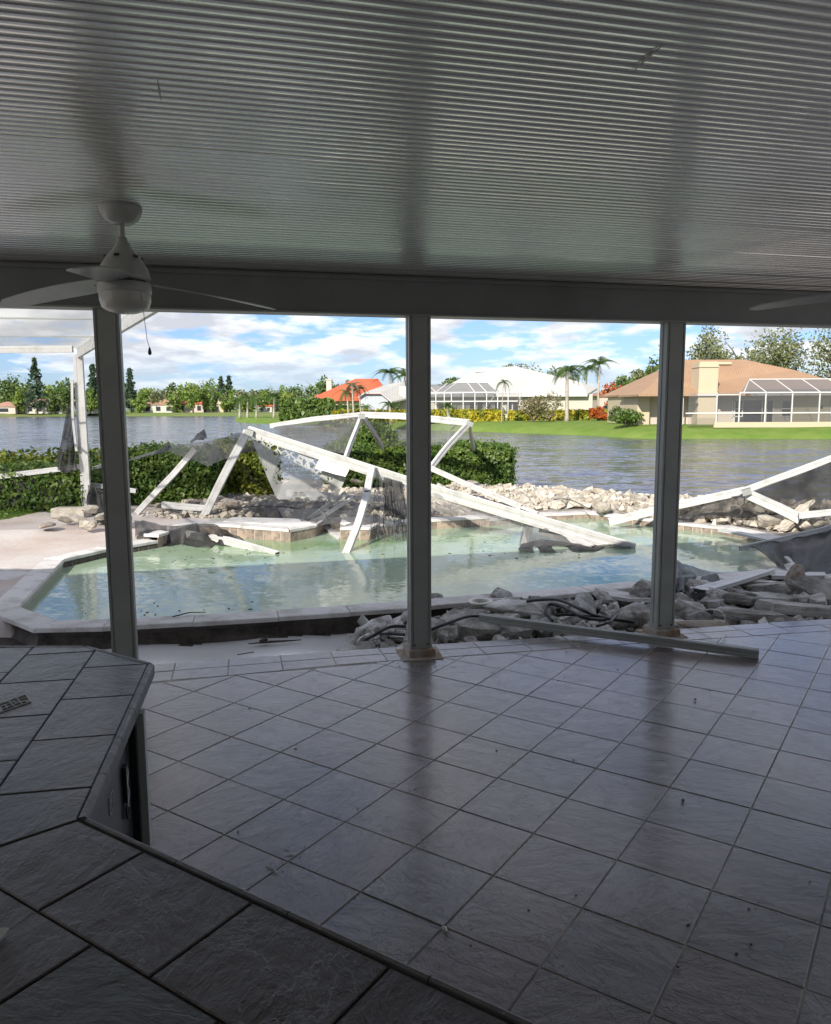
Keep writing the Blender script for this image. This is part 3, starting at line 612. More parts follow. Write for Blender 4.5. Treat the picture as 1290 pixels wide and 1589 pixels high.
# ------------------------------------------------------------------ far houses
def window(parent, x, z, w, h, y=0, frame='trimw', mull=True):
    f = MB(); t = 0.09*max(1, w/1.8)
    f.box((x-w/2-t, y-0.08, z-t), (x-w/2, y+0.04, z+h+t)).box((x+w/2, y-0.08, z-t), (x+w/2+t, y+0.04, z+h+t)).box((x-w/2, y-0.08, z+h), (x+w/2, y+0.04, z+h+t)).box((x-w/2, y-0.08, z-t), (x+w/2, y+0.04, z))
    if mull: f.box((x-w/2, y-0.06, z+h*0.45), (x+w/2, y+0.03, z+h*0.45+0.07))
    fo = f.build('window', M[frame], parent); MB().box((x-w/2, y-0.03, z), (x+w/2, y-0.01, z+h)).build('pane', M['glass'], fo)
def hip_roof(mb, x0, x1, y0, y1, z, rise, over=0.5, ridge=None, thick=0.18):
    x0 -= over; x1 += over; y0 -= over; y1 += over; D = (y1-y0)/2
    a, b = (x0+D, x1-D) if ridge is None else ridge; ym = (y0+y1)/2
    v = [(x0, y0, z), (x1, y0, z), (x1, y1, z), (x0, y1, z), (a, ym, z+rise), (b, ym, z+rise)]
    v2 = [(p[0], p[1], p[2]-thick) for p in v[:4]]
    mb.add(v+v2, [(0, 1, 5, 4), (1, 2, 5), (2, 3, 4, 5), (3, 0, 4), (0, 6, 7, 1), (1, 7, 8, 2), (2, 8, 9, 3), (3, 9, 6, 0), (6, 9, 8, 7)]); return mb
def far_house(px0, px1, Y, eave, ridge, base, wm, rm, label, wins=3):
    a = gy(px0, 640, Y); b = gy(px1, 640, Y); L = b.x-a.x; zs = lambda y: EYE+(636-y)/FPX*Y
    z0 = 0.2; h = zs(eave)-z0; t = thing('lake_house', label, 'house', (a.x, a.y, z0), 0, None)
    MB().box((0, 0, 0), (L, 9, h)).build('wall', M[wm], t)
    hip_roof(MB(), 0, L, 0, 9, h+0.18, zs(ridge)-zs(eave)).build('roof', M[rm], t)
    for i in range(wins): window(t, L*(i+0.5)/wins, h*0.25, L/wins*0.45, h*0.55, mull=False)
    return t
far_house(-14, 24, 344, 631, 623.5, 640, 'wall_p', 'roof_b', 'small far house with a pale orange wall at the left edge', 1)
far_house(40, 98, 348, 628, 620, 640, 'wall_w', 'roof_b', 'white far house behind the tall dark pine', 4)
far_house(126, 146, 348, 628, 621, 640, 'wall_w', 'roof_b', 'far house whose end shows between the standing frame and the leftmost post', 1)
far_house(222, 270, 348, 629, 621, 640, 'wall_w', 'roof_b', 'far house with a brown roof and dark windows right of the leftmost post', 3)
far_house(276, 316, 352, 628, 622, 640, 'wall_p', 'roof_r', 'far house with a reddish roof half behind bright trees', 3)
far_house(322, 347, 350, 629, 620, 640, 'wall_c', 'wall_c', 'pale yellow far house between two bright trees', 1)
far_house(402, 422, 346, 632, 625, 642, 'wall_w', 'roof_r', 'small far house with an orange-red roof beyond the lawn point', 2)

def frame_box(parent, name, pts, r, m='trimw'):
    for a, b in pts: MB().tube([a, b], r, 4).build(name, M[m], parent)

# red-roofed house
def house_red():
    Y = 135; a = gy(484, 640, Y); zz = lambda y: EYE+(633.5-y)/FPX*Y; sx = Y/FPX
    t = thing('red_roof_house', 'house with a bright orange-red hip roof and small white chimney', 'house', (a.x, a.y, 0.2), 0)
    L = 116*sx; h = zz(622)-0.2; MB().box((0, 0, 0), (L, 12, h)).build('wall', M['wall_c'], t)
    rf = hip_roof(MB(), 0, L, 0, 12, h+0.2, zz(588)-zz(622), 0.8, (L*0.55, L*0.86)).build('roof', M['roof_r'], t)
    MB().box((2.0, 5, h), (2.9, 6.2, zz(588.5)-0.2)).box((1.9, 4.9, zz(588.5)-0.2), (3.0, 6.3, zz(587)-0.2)).build('chimney', M['wall_w'], rf)
    for i in (2, 5): window(t, i, 0.8, 1.2, 1.3)
house_red()
# gable wing with white roof; wall shade put into its grey-blue colour
def house_gable():
    Y = 112; sx = Y/FPX; zz = lambda y: EYE+(633.5-y)/FPX*Y-0.2; a = gy(560, 640, Y)
    t = thing('gabled_garage', 'low building, wall shade painted in grey-blue, with a clipped gable and white roof', 'garage', (a.x, a.y, 0.2), 0)
    X = lambda px: (px-560)*sx
    z_e, z_m = zz(621), zz(611.5)
    MB().add([(X(560), 0, 0), (X(602), 0, 0), (X(602), 0, z_e), (X(590), 0, z_m), (X(566), 0, z_m), (X(560), 0, zz(616))] + [(X(560), 8, 0), (X(602), 8, 0), (X(602), 8, z_e), (X(590), 8, z_m), (X(566), 8, z_m), (X(560), 8, zz(616))],
             [(0, 1, 2, 3, 4, 5), (0, 6, 7, 1), (1, 7, 8, 2), (2, 8, 9, 3), (3, 9, 10, 4), (4, 10, 11, 5), (5, 11, 6, 0), (6, 11, 10, 9, 8, 7)]).build('wall', M['wall_g'], t)
    v = [(X(556), -0.5, zz(616)), (X(566), -0.5, zz(609)), (X(591), -0.5, zz(609)), (X(608), -0.5, zz(623)), (X(556), 3, zz(615)), (X(600), 7, zz(594)), (X(626), 9, zz(590)), (X(630), 2, zz(618))]
    MB().add(v+[(p[0], p[1], p[2]-0.2) for p in v], [(0, 1, 5, 4), (1, 2, 6, 5), (2, 3, 7, 6), (0, 8, 9, 1), (1, 9, 10, 2), (2, 10, 11, 3), (8, 12, 13, 9), (9, 13, 14, 10), (10, 14, 15, 11), (4, 5, 13, 12), (5, 6, 14, 13), (6, 7, 15, 14), (7, 3, 11, 15), (0, 4, 12, 8)]).build('roof', M['roof_w'], t)
house_gable()
# big white house with screen cage
def house_white():
    Y = 112; sx = Y/FPX; zz = lambda y: EYE+(632.8-y)/FPX*Y-0.1; a = gy(620, 640, Y); X = lambda px: (px-620)*sx
    t = thing('white_house', 'large white house with a big white hip roof across the water', 'house', (a.x, a.y, 0.1), 0)
    h = zz(612.5)
    w = MB().box((X(700), 0.9, 0), (X(805), 14, h-0.02)).box((X(805), 0, 0), (X(917), 14, h)).box((X(620), 3, 0), (X(700), 14, h-0.04)); w.build('wall', M['wall_w'], t)
    zr = zz(566)
    e0, e1 = X(668), X(931); yb = 16
    v = [(e0, -0.8, h), (e1-2.2, -0.8, h), (e1, 3, h+0.9), (e1, yb, h+0.9), (e0, yb, h), (X(742), 6.2, zz(572)), (X(806), 6.2, zr), (X(893), 3.2, zz(592)), (X(860), 8, zz(586)),
         (X(806), 10, zr), (X(742), 10, zz(572)), (X(794), -0.8, h), (X(905), 2.5, zz(593.5))]
    v2 = [(p[0], p[1], p[2]-0.28) for p in v[:5]]
    rf = MB().add(v+v2, [(0, 11, 6, 5), (11, 1, 12, 6), (1, 2, 12), (6, 12, 8), (12, 2, 3, 8), (6, 8, 9), (8, 3, 9), (9, 3, 4, 10), (6, 9, 10, 5), (5, 10, 4, 0),
        (0, 13, 14, 11), (11, 14, 1), (1, 14, 15, 2), (2, 15, 16, 3), (3, 16, 17, 4), (4, 17, 13, 0), (13, 17, 16, 15, 14)]).build('roof', M['roof_w'], t)
    MB().box((e0, -0.85, h-0.32), (e1-2.2, -0.70, h-0.02)).build('fascia', M['trimw'], t)
    for p0, p1, y in ((741, 755, 573.5), (782, 797, 571)):
        z = zz(y); MB().box((X(p0), 5.0, z-0.25), (X(p1), 5.3, z+0.05)).build('roof_vent', M['wall_g'], rf)
    MB().box((X(620), 2, h-0.4), (X(712), 12, h+1.3)).build('low_roof', M['roof_w'], t)
    for p in (733, 745, 757, 772, 790, 800): window(t, X(p), 0.3, 0.75, 2.3, 0.86, mull=False)
    window(t, X(690), 0.4, 1.6, 2.2, 2.95)
    # cage
    c = thing('pool_cage', 'white framed pool cage on the left side of the large white house', 'screen enclosure', (a.x, a.y, 0.1))
    y0 = -6.0; k = (Y+y0)/Y; Xc = lambda px: (px-645)*sx*k-a.x; zc = lambda y: EYE+(632.8-y)/FPX*(Y+y0)-0.1
    for p in (666, 677, 690, 701, 719, 737, 755, 772, 788, 806): MB().box((Xc(p)-0.06, y0-0.06, 0), (Xc(p)+0.06, y0+0.06, zc(609))).build('upright', M['trimw'], c)
    for yy in (609, 622.5): MB().box((Xc(640), y0-0.07, zc(yy)-0.08), (Xc(810), y0+0.07, zc(yy)+0.08)).build('rail', M['trimw'], c)
    MB().box((Xc(640), y0-0.1, 0), (Xc(810), y0+0.1, zc(642))).build('kick_wall', M['wall_w'], c)
    zt = zc(594.5)
    for (x0_, x1_) in ((688, 706), (706, 712), (722, 726), (741, 742), (759, 752), (773, 748)):
        pass
    tops = [(708, 596), (725, 596), (741, 596), (757, 596)]
    bots = [(690, 608), (719, 608.5), (737, 608.5), (755, 608.5), (772, 608.5)]
    for i, (q, qy) in enumerate(tops):
        b = bots[i+1] if i else bots[0]
        MB().tube([(Xc(b[0]), y0, zc(b[1])), (Xc(q)+0.3, y0+3.5, zc(qy)+0.25)], 0.07, 4).build('rafter', M['trimw'], c)
    MB().tube([(Xc(708)+.3, y0+3.5, zc(596)+.25), (Xc(757)+.3, y0+3.5, zc(596)+.25)], 0.07, 4).build('ridge_bar', M['trimw'], c)
    MB().tube([(Xc(757)+.3, y0+3.5, zc(596)+.25), (Xc(776), y0, zc(608))], 0.07, 4).build('rafter', M['trimw'], c)
    MB().tube([(Xc(677), y0, zc(609)), (Xc(696), y0+3.5, zc(596)+.2)], 0.08, 4).build('rafter', M['trimw'], c)
    MB().tube([(Xc(664), y0, zc(596)), (Xc(677), y0, zc(609))], 0.08, 4).build('rafter', M['trimw'], c)
    MB().tube([(Xc(749), y0+1, zc(640)), (Xc(770), y0+0.5, zc(611))], 0.06, 4).build('fallen_bar', M['trimw'], c)
    f = MB().add([(Xc(640), y0+.02, 0), (Xc(810), y0+.02, 0), (Xc(810), y0+.02, zc(609)), (Xc(640), y0+.02, zc(609))], [(0, 1, 2, 3)])
    f.build('screen', M['net_far'], c, norm=False); f = MB()
    f.add([(Xc(690), y0+.02, zc(609)), (Xc(776), y0+.02, zc(609)), (Xc(757)+.3, y0+3.5, zc(596)+.22), (Xc(708)+.3, y0+3.5, zc(596)+.22)], [(0, 1, 2, 3)])
    f.add([(Xc(640), y0+.02, zc(609)), (Xc(690), y0+.02, zc(609)), (Xc(708)+.3, y0+3.5, zc(596)+.22), (Xc(640), y0+3.5, zc(600)+.2)], [(0, 1, 2, 3)])
    f.build('roof_screen', M['net_c'], c, norm=False)
house_white()
# terracotta house on the right
def house_tan():
    Y = 78; sx = Y/FPX; zz = lambda y: EYE+(631.6-y)/FPX*Y-0.1; a = gy(985, 640, Y); X = lambda px: (px-985)*sx
    t = thing('terracotta_house', 'cream house with a wide terracotta tile roof, right across the water', 'house', (a.x, a.y, 0.1), 0)
    h = zz(612)
    w = MB().box((X(989), 0, 0), (X(1008), 12, h)).box((X(1008), 0.9, 0), (X(1230), 12, h-0.03)).box((X(1230), 0.6, 0), (X(1330), 12, h-0.05)); w.build('wall', M['wall_c'], t)
    MB().box((X(1008)+0.02, 0.80, 0), (X(1330), 0.895, h-0.06)).build('shaded_wall', M['wall_p'], t)  # recess shade put into a pinker skin over the cream wall
    # main hip roof
    v = [(X(986), 1.0, zz(611)), (X(1350), 1.0, zz(611)), (X(1350), 13, zz(611)), (X(986), 13, zz(611)), (X(1092), 7, zz(557)), (X(1200), 7, zz(556)), (X(1218), 7, zz(561.5)), (X(1350), 7, zz(566))]
    v = [(X(985), -0.7, zz(611)), (X(1345), -0.7, zz(611)), (X(1345), 14, zz(611)), (X(985), 14, zz(611)), (X(1088), 6.5, zz(554)), (X(1193), 6.5, zz(554)), (X(1214), 5.5, zz(561)), (X(1268), 5.5, zz(572))]
    v2 = [(p[0], p[1], p[2]-0.16) for p in v[:4]]
    f = [(0, 1, 7, 6, 5, 4), (0, 4, 3), (1, 2, 7), (7, 2, 6), (6, 2, 5), (5, 2, 3, 4), (0, 8, 9, 1), (1, 9, 10, 2), (2, 10, 11, 3), (3, 11, 8, 0), (8, 11, 10, 9)]
    tri = MB()
    tri.add(v+v2, [(0, 1, 7), (0, 7, 6), (0, 6, 5), (0, 5, 4)]+f[1:])
    rf = tri.build('roof', M['roof_t'], t)
    hip_roof(MB(), X(987), X(1062), -1.9, 5, zz(612.5), zz(589)-zz(612), 0.4, (X(1025), X(1028))).build('low_roof', M['roof_t'], t)
    hip_roof(MB(), X(1112), X(1148), -1.2, 3.5, zz(612), zz(598)-zz(612), 0.3, (X(1112), X(1120))).build('low_roof', M['roof_t'], t)
    # tile courses
    tc = MB()
    for i in range(46):
        xx = X(992)+i*(X(1335)-X(992))/46
        tc.tube([(xx, -0.68, zz(611)+.05), (xx, 1.2, zz(611)+.05+1.9*(zz(554)-zz(611))/7.2)], 0.05, 4, cap=False)
    ch = MB().box((X(1077), -0.9, 0), (X(1106), 1.2, zz(566))).box((X(1076), -1.0, zz(572)), (X(1107), 1.3, zz(570))).box((X(1078), -0.8, zz(566)), (X(1105), 1.1, zz(563.5))).build('chimney', M['wall_c'], t)
    MB().box((X(1128), 5.0, zz(563)), (X(1162), 5.4, zz(559))).build('roof_vent', M['wall_c'], rf)
    MB().box((X(985), -1.15, h-0.18), (X(1345), -0.72, h)).build('fascia', M['trimw'], t)
    window(t, X(1168), 0.15, 3.0, 2.2, 0.78, mull=False); window(t, X(1195), 0.15, 1.0, 2.2, 0.78, mull=False); window(t, X(1226), 0.8, 1.1, 1.5, 0.78); window(t, X(1253), 0.8, 1.2, 1.5, 0.78); window(t, X(1148), 0.8, 0.9, 1.5, 0.78)
    window(t, X(1300), 0.4, 1.0, 2.0, 0.58)
    MB().box((X(1276), 0.5, 1.5), (X(1279), 0.6, 1.8)).build('wall_lamp', M['dark'], t)
    c = thing('pool_cage', 'white framed pool cage in front of the terracotta roofed house', 'screen enclosure', (a.x, a.y, 0.1))
    y0 = -4.5; k = (Y+y0)/Y; Xc = lambda px: (px-645)*sx*k-a.x; zc = lambda y: EYE+(631.6-y)/FPX*(Y+y0)-0.1
    MB().box((Xc(1106), y0-0.12, -0.2), (Xc(1360), y0+0.12, zc(655))).build('kick_wall', M['wall_c'], c)
    for p in (1109, 1144, 1184, 1225, 1267, 1308): MB().box((Xc(p)-0.05, y0-0.05, 0), (Xc(p)+0.05, y0+0.05, zc(610))).build('upright', M['trimw'], c)
    for p in (1071,): MB().box((Xc(p)-0.05, -2.05, 0), (Xc(p)+0.05, -1.95, zc(612))).build('upright', M['trimw'], c)
    for yy, x0_ in ((610, 1144), (641, 1062)): MB().box((Xc(x0_), y0-0.08, zc(yy)-0.06), (Xc(1360), y0+0.08, zc(yy)+0.06)).build('rail', M['trimw'], c)
    MB().box((Xc(1109), y0-0.05, zc(613)-0.04), (Xc(1144), y0+0.05, zc(613)+0.04)).build('rail', M['trimw'], c)
    for p, q in ((1184, 1180), (1225, 1222), (1267, 1264), (1308, 1306)): MB().tube([(Xc(p), y0, zc(609)), (Xc(q), y0+3.2, zc(594)+0.35)], 0.05, 4).build('rafter', M['trimw'], c)
    MB().tube([(Xc(1150), y0, zc(609)), (Xc(1180), y0+3.2, zc(594)+.35), (Xc(1360), y0+3.2, zc(594)+.35)], 0.06, 4).build('ridge_bar', M['trimw'], c)
    f = MB().add([(Xc(1066), y0+.03, 0), (Xc(1360), y0+.03, 0), (Xc(1360), y0+.03, zc(610)), (Xc(1066), y0+.03, zc(610))], [(0, 1, 2, 3)])
    f.build('screen', M['net_far'], c, norm=False); f = MB()
    f.add([(Xc(1146), y0, zc(609)), (Xc(1360), y0, zc(609)), (Xc(1360), y0+3.2, zc(594)+.33), (Xc(1180), y0+3.2, zc(594)+.33)], [(0, 1, 2, 3)])
    f.build('roof_screen', M['net_c'], c, norm=False)
    for j, (p0, p1, pt) in enumerate(((1168, 1200, 647), (1172, 1210, 649))):
        lg = thing('lounge_chair', 'low white lounge chair inside the right pool cage, ' + ('nearer the house' if j == 0 else 'nearer the screen'), 'lounge chair', (Xc(p0), -1.5-j*1.0, 0.12))
        MB().box((0, 0, 0.3), (1.7, 0.6, 0.36)).build('seat', M['trimw'], lg)
        bk = MB(); bk.box((0, 0, 0), (0.7, 0.6, 0.05), M=Matrix.Translation((1.68, 0, 0.32)) @ Matrix.Rotation(-0.9, 4, 'Y')); bk.build('backrest', M['trimw'], lg)
        for qx in (0.1, 1.6):
            for qy in (0.05, 0.55): MB().box((qx-.03, qy-.03, 0), (qx+.03, qy+.03, 0.3)).build('leg', M['trimw'], lg)
house_tan()

# small arched house in the gap
g = gy(927, 640, 150); t = thing('arched_house', 'pinkish house with dark arched openings seen in the gap between the two large houses', 'house', (g.x, g.y, 0.3))
MB().box((0, 0, 0), (9, 8, 3.6)).build('wall', M['wall_p'], t); hip_roof(MB(), 0, 9, 0, 8, 3.8, 1.6).build('roof', M['roof_b'], t)
for qx in (1.6, 3.6):
    p = [(qx+0.8*math.cos(w), 0, 1.1+0.8*math.sin(w)) for w in np.linspace(0, math.pi, 9)]+[(qx-0.8, 0, 0), (qx+0.8, 0, 0)]
    MB().add([(q[0], -0.05, q[2]) for q in p]+[(q[0], 0.05, q[2]) for q in p], [tuple(range(11)), tuple(reversed(range(11, 22)))]+[(i, (i+1) % 11, (i+1) % 11+11, i+11) for i in range(11)]).build('arched_window', M['glass'], t)

# planting near the houses
def bush(px, Y, w, h, m, label, n=900, leaf=0.28, group=None, cat='bush', zb=0.1, k=10):
    g = gy(px, 640, Y); t = thing('garden_bush', label, cat, (g.x, g.y, zb), 0, group)
    st = MB()
    for i in range(7):
        a_ = i*0.9; st.tube([(0, 0, 0), (math.cos(a_)*w*0.25, math.sin(a_)*w*0.2, h*0.5), (math.cos(a_)*w*0.4, math.sin(a_)*w*0.3, h*0.85)], [0.05, 0.035, 0.015], 5)
    st.build('stems_and_shade_core', M['bark'], t); leaf_mesh('foliage', lobes(n, (0, 0, h*0.52), (w*0.55, w*0.4, h*0.52), k), leaf, m, t); return t
def row(px0, px1, Y, h, m, label, dens=60, leaf=0.3, dep=1.4, zb=0.1, cat='hedge'):
    a = gy(px0, 640, Y); b = gy(px1, 640, Y); return hedge('garden_hedge', (a.x, a.y), (b.x, b.y), dep, h, m, label, leaf, dens, z0=zb, lump=0.12, cat=cat)
row(716, 782, 101, 1.25, M['l_yellow'], 'bright yellow croton hedge below the white house cage', 70, 0.32)
row(792, 918, 103, 1.15, M['l_yellow'], 'long yellow-green hedge along the base of the white house', 60, 0.32, cat='hedge')
row(518, 715, 104, 1.3, M['l_yellow'], 'yellow flowering hedge behind the collapsed frame at the middle post', 55, 0.32)
row(935, 952, 103, 1.3, M['l_yellow'], 'short yellow hedge beside the orange shrub', 60, 0.3)
bush(929, 99, 2.6, 1.9, M['l_orange'], 'round orange-red shrub at the right corner of the white house', 900, 0.3)
bush(971, 77, 3.2, 1.5, M['l_hedge'], 'dense round green bush left of the terracotta house', 1600, 0.2)
bush(958, 82, 1.6, 1.7, M['l_tree'], 'dark bush just behind the round green bush', 700, 0.2)
bush(828, 94, 4.6, 3.2, M['l_dry'], 'scraggly sparse olive shrub in front of the white house wall', 900, 0.22, k=16)
bush(853, 98, 4.0, 3.6, M['l_dry'], 'bare pinkish twiggy shrub beside the scraggly one', 260, 0.2, k=14)
tree('garden_tree', gy(953, 640, 120)+Vector((0, 0, 0)), 5.2, 2.4, M['l_orange'], 'small tree with orange foliage in the gap between the large houses', None, 260, 0.4)
for o in [c for c in bpy.data.objects if c.name.startswith('garden_tree')]: o.location.z = 0.3
def ptree(px, Y, top, w, m, label, group=None, leaves=1400, leaf=0.5, zb=0.3, c0=0.25, k=14, tr=0.25):
    g = gy(px, 640, Y); h = (632-top)/FPX*Y+EYE-zb
    return tree('shade_tree', (g.x, g.y, zb), h, w/FPX*Y/2, m, label, group, leaves, leaf, k, tr, c0)
ptree(1105, 96, 512, 80, M['l_olive'], 'sparse olive tree behind the roof, nearest the right post', 'tall olive trees behind the terracotta house', 3000, 0.23, c0=0.25, k=44)
ptree(1200, 100, 506, 110, M['l_olive'], 'broad sparse olive tree above the middle of the terracotta roof', 'tall olive trees behind the terracotta house', 3600, 0.23, c0=0.3, k=50)
ptree(1285, 98, 498, 80, M['l_olive'], 'tall open tree with visible limbs at the right edge', 'tall olive trees behind the terracotta house', 2000, 0.23, c0=0.2, k=36, tr=0.35)
ptree(1150, 110, 526, 130, M['l_olive'], 'broad low olive tree filling in behind the terracotta ridge', None, 3600, 0.28)
ptree(1040, 118, 530, 52, M['l_olive'], 'thin grey-green tree behind the right post', None, 1300, 0.24, k=22)
ptree(1000, 130, 572, 60, M['l_olive'], 'low olive tree left of the terracotta roof', None, 3600, 0.28)
ptree(970, 128, 585, 60, M['l_bright'], 'bright green tree between the white and terracotta houses', None, 3600, 0.28)
ptree(1012, 115, 548, 26, M['l_tree'], 'dark thin tree peeking left of the right post', None, 350, 0.4)
ptree(800, 165, 560, 70, M['l_olive'], 'olive treetops rising behind the white hip roof ridge', None, 2600, 0.35)
ptree(860, 160, 572, 90, M['l_olive'], 'olive tree behind the right slope of the white roof', None, 2600, 0.35)
ptree(700, 170, 584, 60, M['l_tree'], 'green tree behind the left end of the white roof', None, 900, 0.6)
ptree(640, 150, 590, 40, M['l_tree'], 'green tree behind the middle post and garage', None, 700, 0.5)
ptree(470, 128, 612, 66, M['l_olive'], 'pale tangled tree at the left of the red-roofed house', None, 1700, 0.4, c0=0.1)
ptree(505, 126, 612, 46, M['l_bright'], 'leafy green tree in front of the red-roofed house left end', None, 1300, 0.4, c0=0.1)
ptree(445, 140, 606, 30, M['l_bright'], 'bright palm-like tree above the lawn point', None, 600, 0.45)
row(436, 512, 118, 2.9, M['l_hedge'], 'tall dark hedge on the bank below the red-roofed house', 26, 0.45, 2.5)
row(508, 560, 116, 2.0, M['l_tree'], 'lower dark hedge left of the gabled garage', 26, 0.45, 2.0)
def ppalm(px, Y, top, L, label, **k):
    g = gy(px, 640, Y); h = (632-top)/FPX*Y+EYE-0.2; return palm((g.x, g.y, 0.1), h, L, label, **k)
ppalm(880, 97, 575, 2.5, 'tall smooth-trunked palm in front of the right end of the white house', nf=16, r=0.24, lean=(0.1, 0))
ppalm(928, 122, 566, 3.4, 'windblown palm behind the right corner of the white house', nf=13, r=0.2)
ppalm(908, 128, 572, 3.0, 'palm with green fronds just left of the windblown one', nf=12)
ppalm(779, 96, 592, 1.6, 'thin storm-battered palm in front of the white roof', nf=6, r=0.07, droop=1.6)
ppalm(697, 98, 628, 1.7, 'short stout palm in front of the white house cage', nf=13, r=0.22)
ppalm(607, 104, 626, 1.7, 'short palm left of the middle post in front of the garage', nf=12, r=0.2)
ppalm(569, 106, 628, 1.6, 'short palm in front of the gabled garage wall', nf=11, r=0.18)
ppalm(549, 98, 596, 2.0, 'tall drooping palm in front of the red roof, left of its pair', nf=12, r=0.12, droop=1.8, m='l_dry')
ppalm(541, 100, 606, 2.0, 'drooping brownish palm at the left of the red roof pair', nf=12, r=0.12, droop=1.8, m='l_palm')
ppalm(560, 99, 600, 1.8, 'drooping palm with bent fronds at the right of the red roof pair', nf=9, r=0.1, droop=2.0, m='l_dry')
ppalm(604, 140, 578, 3.6, 'large windblown palm above the garage roof', nf=13, r=0.2)
ppalm(628, 138, 582, 3.2, 'palm fronds just left of the middle post top', nf=12, r=0.2)
for px, top in ((384, 615), (398, 617), (425, 613), (372, 618)):
    ppalm(px, 175, top, 3.0, 'leaning yellow-green palm on the lawn point', nf=13, group='palms on the lawn point', r=0.25)

# ------------------------------------------------------------------ porch structure
def build_porch():
    # roof slab above the ceiling panels, gable of the house behind
    ro = MB(); u0, u1 = -9.0, 5.6
    v = [(u0, -6.6, ceil_z(-6.6)+0.03), (u1, -6.6, ceil_z(-6.6)+0.03), (u1, 0.32, ceil_z(0.32)+0.03), (u0, 0.32, ceil_z(0.32)+0.03)]
    v += [(p[0], p[1], p[2]+0.12) for p in v]
    ro.add([MU @ Vector(p) for p in v], [(0, 1, 2, 3), (4, 7, 6, 5), (0, 4, 5, 1), (1, 5, 6, 2), (2, 6, 7, 3), (3, 7, 4, 0)])
    r = ro.build('ceiling', M['ceil']); tag(r, kind='structure')
    # ribbed pans, each three ribs... one profile shared
    pitch = 0.0446; ribs = 6; L = u1-u0; prof = []
    for i in range(ribs):
        y = i*pitch
        for t_, z in ((0.0, 0.012), (0.003, 0.0015), (0.012, -0.0008), (0.0225, -0.0018), (0.033, -0.0008), (0.0416, 0.0015), (0.0446, 0.012)): prof.append((y+t_, z))
    me = None; k = 0; v0 = 0.075
    W_ = ribs*pitch
    while v0 - (k+1)*W_ > -6.6:
        vb = v0-(k+1)*W_
        if me is None:
            vs = []; fs = []; nn = len(prof); cuts = 2
            for j in range(cuts):
                for (y, z) in prof: vs.append((u0+L*j/(cuts-1), y, z-0.06*y))
            for i in range(nn-1): fs.append((i, i+1, nn+i+1, nn+i))
            o = MB().add(vs, fs).build('ceiling_panel', M['ceil'], None, norm=False); me = o.data
            bm = bmesh.new(); bm.from_mesh(me)
            for f in bm.faces:
                if f.normal.z > 0: f.normal_flip()
            bm.to_mesh(me); bm.free()
            o.parent = r
        else:
            o = bpy.data.objects.new('ceiling_panel', me); COL.objects.link(o); o.parent = r
        o.matrix_world = MU @ Matrix.Translation((0, vb, ceil_z(vb)+random.uniform(-.002, .002))) @ Matrix.Rotation(random.uniform(-.0006, .0006), 4, 'Y') @ Matrix.Rotation(random.uniform(-.012, .012), 4, 'X')
        k += 1
    # header beam with lips
    b = thing('header_beam', 'long header beam, shade painted in dark grey, running across the tops of the posts', 'beam', uv(0, 0, BZ0), T)
    MB().box((u0, -0.05, 0.012), (u1, 0.06, BZ1-BZ0-0.0)).build('web', M['beam'], b)
    MB().box((u0, -0.075, 0), (u1, 0.085, 0.012)).build('bottom_flange', M['post'], b)
    MB().box((u0, -0.068, BZ1-BZ0-0.035), (u1, -0.05, BZ1-BZ0-0.012)).build('upper_lip', M['beam'], b)
    fa = MB().box((u0, 0.32, ceil_z(0.32)-0.03), (u1, 0.35, ceil_z(0.32)+0.22), M=MU).build('fascia', M['white']); tag(fa, 'white fascia board along the outer edge of the porch roof', 'fascia')
    # posts
    names = [(-2.045, 'leftmost aluminium post, shade painted in grey, rising beside the tiled counter'), (0.0, 'middle post standing on a cracked tile block'), (2.005, 'rightmost post standing on a broken stone block')]
    for i, (u, lab) in enumerate(names):
        p = thing('porch_post', lab, 'post', uv(u, 0, 0), T, 'porch posts')
        w, d, g = 0.078, 0.052, 0.006; z0 = 0.062
        prof = [(-w, -d), (-w+0.014, -d), (-w+0.016, -d+g), (-w+0.022, -d+g), (-w+0.024, -d), (w-0.024, -d), (w-0.022, -d+g), (w-0.016, -d+g), (w-0.014, -d), (w, -d), (w, -0.012), (w-g, -0.008), (w-g, 0.008), (w, 0.012), (w, d), (-w, d), (-w, 0.012), (-w+g, 0.008), (-w+g, -0.008), (-w, -0.012)]
        MB().prism(prof, z0, BZ0-0.0).build('shaft', M['post'], p)
        if i:
            rr = random.Random(5+i)
            base = [(-0.105, -0.095), (0.095, -0.1), (0.115, 0.085), (-0.1, 0.1)]
            MB().prism([(x+rr.uniform(-.01, .01), y+rr.uniform(-.01, .01)) for x, y in base], 0.002, 0.058, bev=0.006).build('base_block', M['rust'], p)
            MB().prism([(-0.16, -0.15), (0.14, -0.16), (0.17, 0.14), (-0.15, 0.15)], -0.01, 0.006, bev=0.003).build('stained_tile', M['rust'], p)
            for sx in (-1, 1): MB().lathe([(0, 0.012), (0.006, 0.012), (0.008, 0)], 8, (sx*0.05, -0.058, 0.08)).build('bolt', M['dark'], p)
            MB().box((-w-0.004, -d-0.004, z0-0.002), (w+0.004, d+0.004, z0+0.02)).build('foot_plate', M['post'], p)
        else:
            MB().box((-w-0.01, -d-0.01, 0.0), (w+0.01, d+0.01, z0)).build('base_block', M['post'], p)
    # wall of the house behind the camera
    wv = MB().box((-9.2, -6.9, -0.3), (5.6, -6.6, 3.15), M=MU).build('house_wall', M['stucco']); tag(wv, kind='structure')
build_porch()

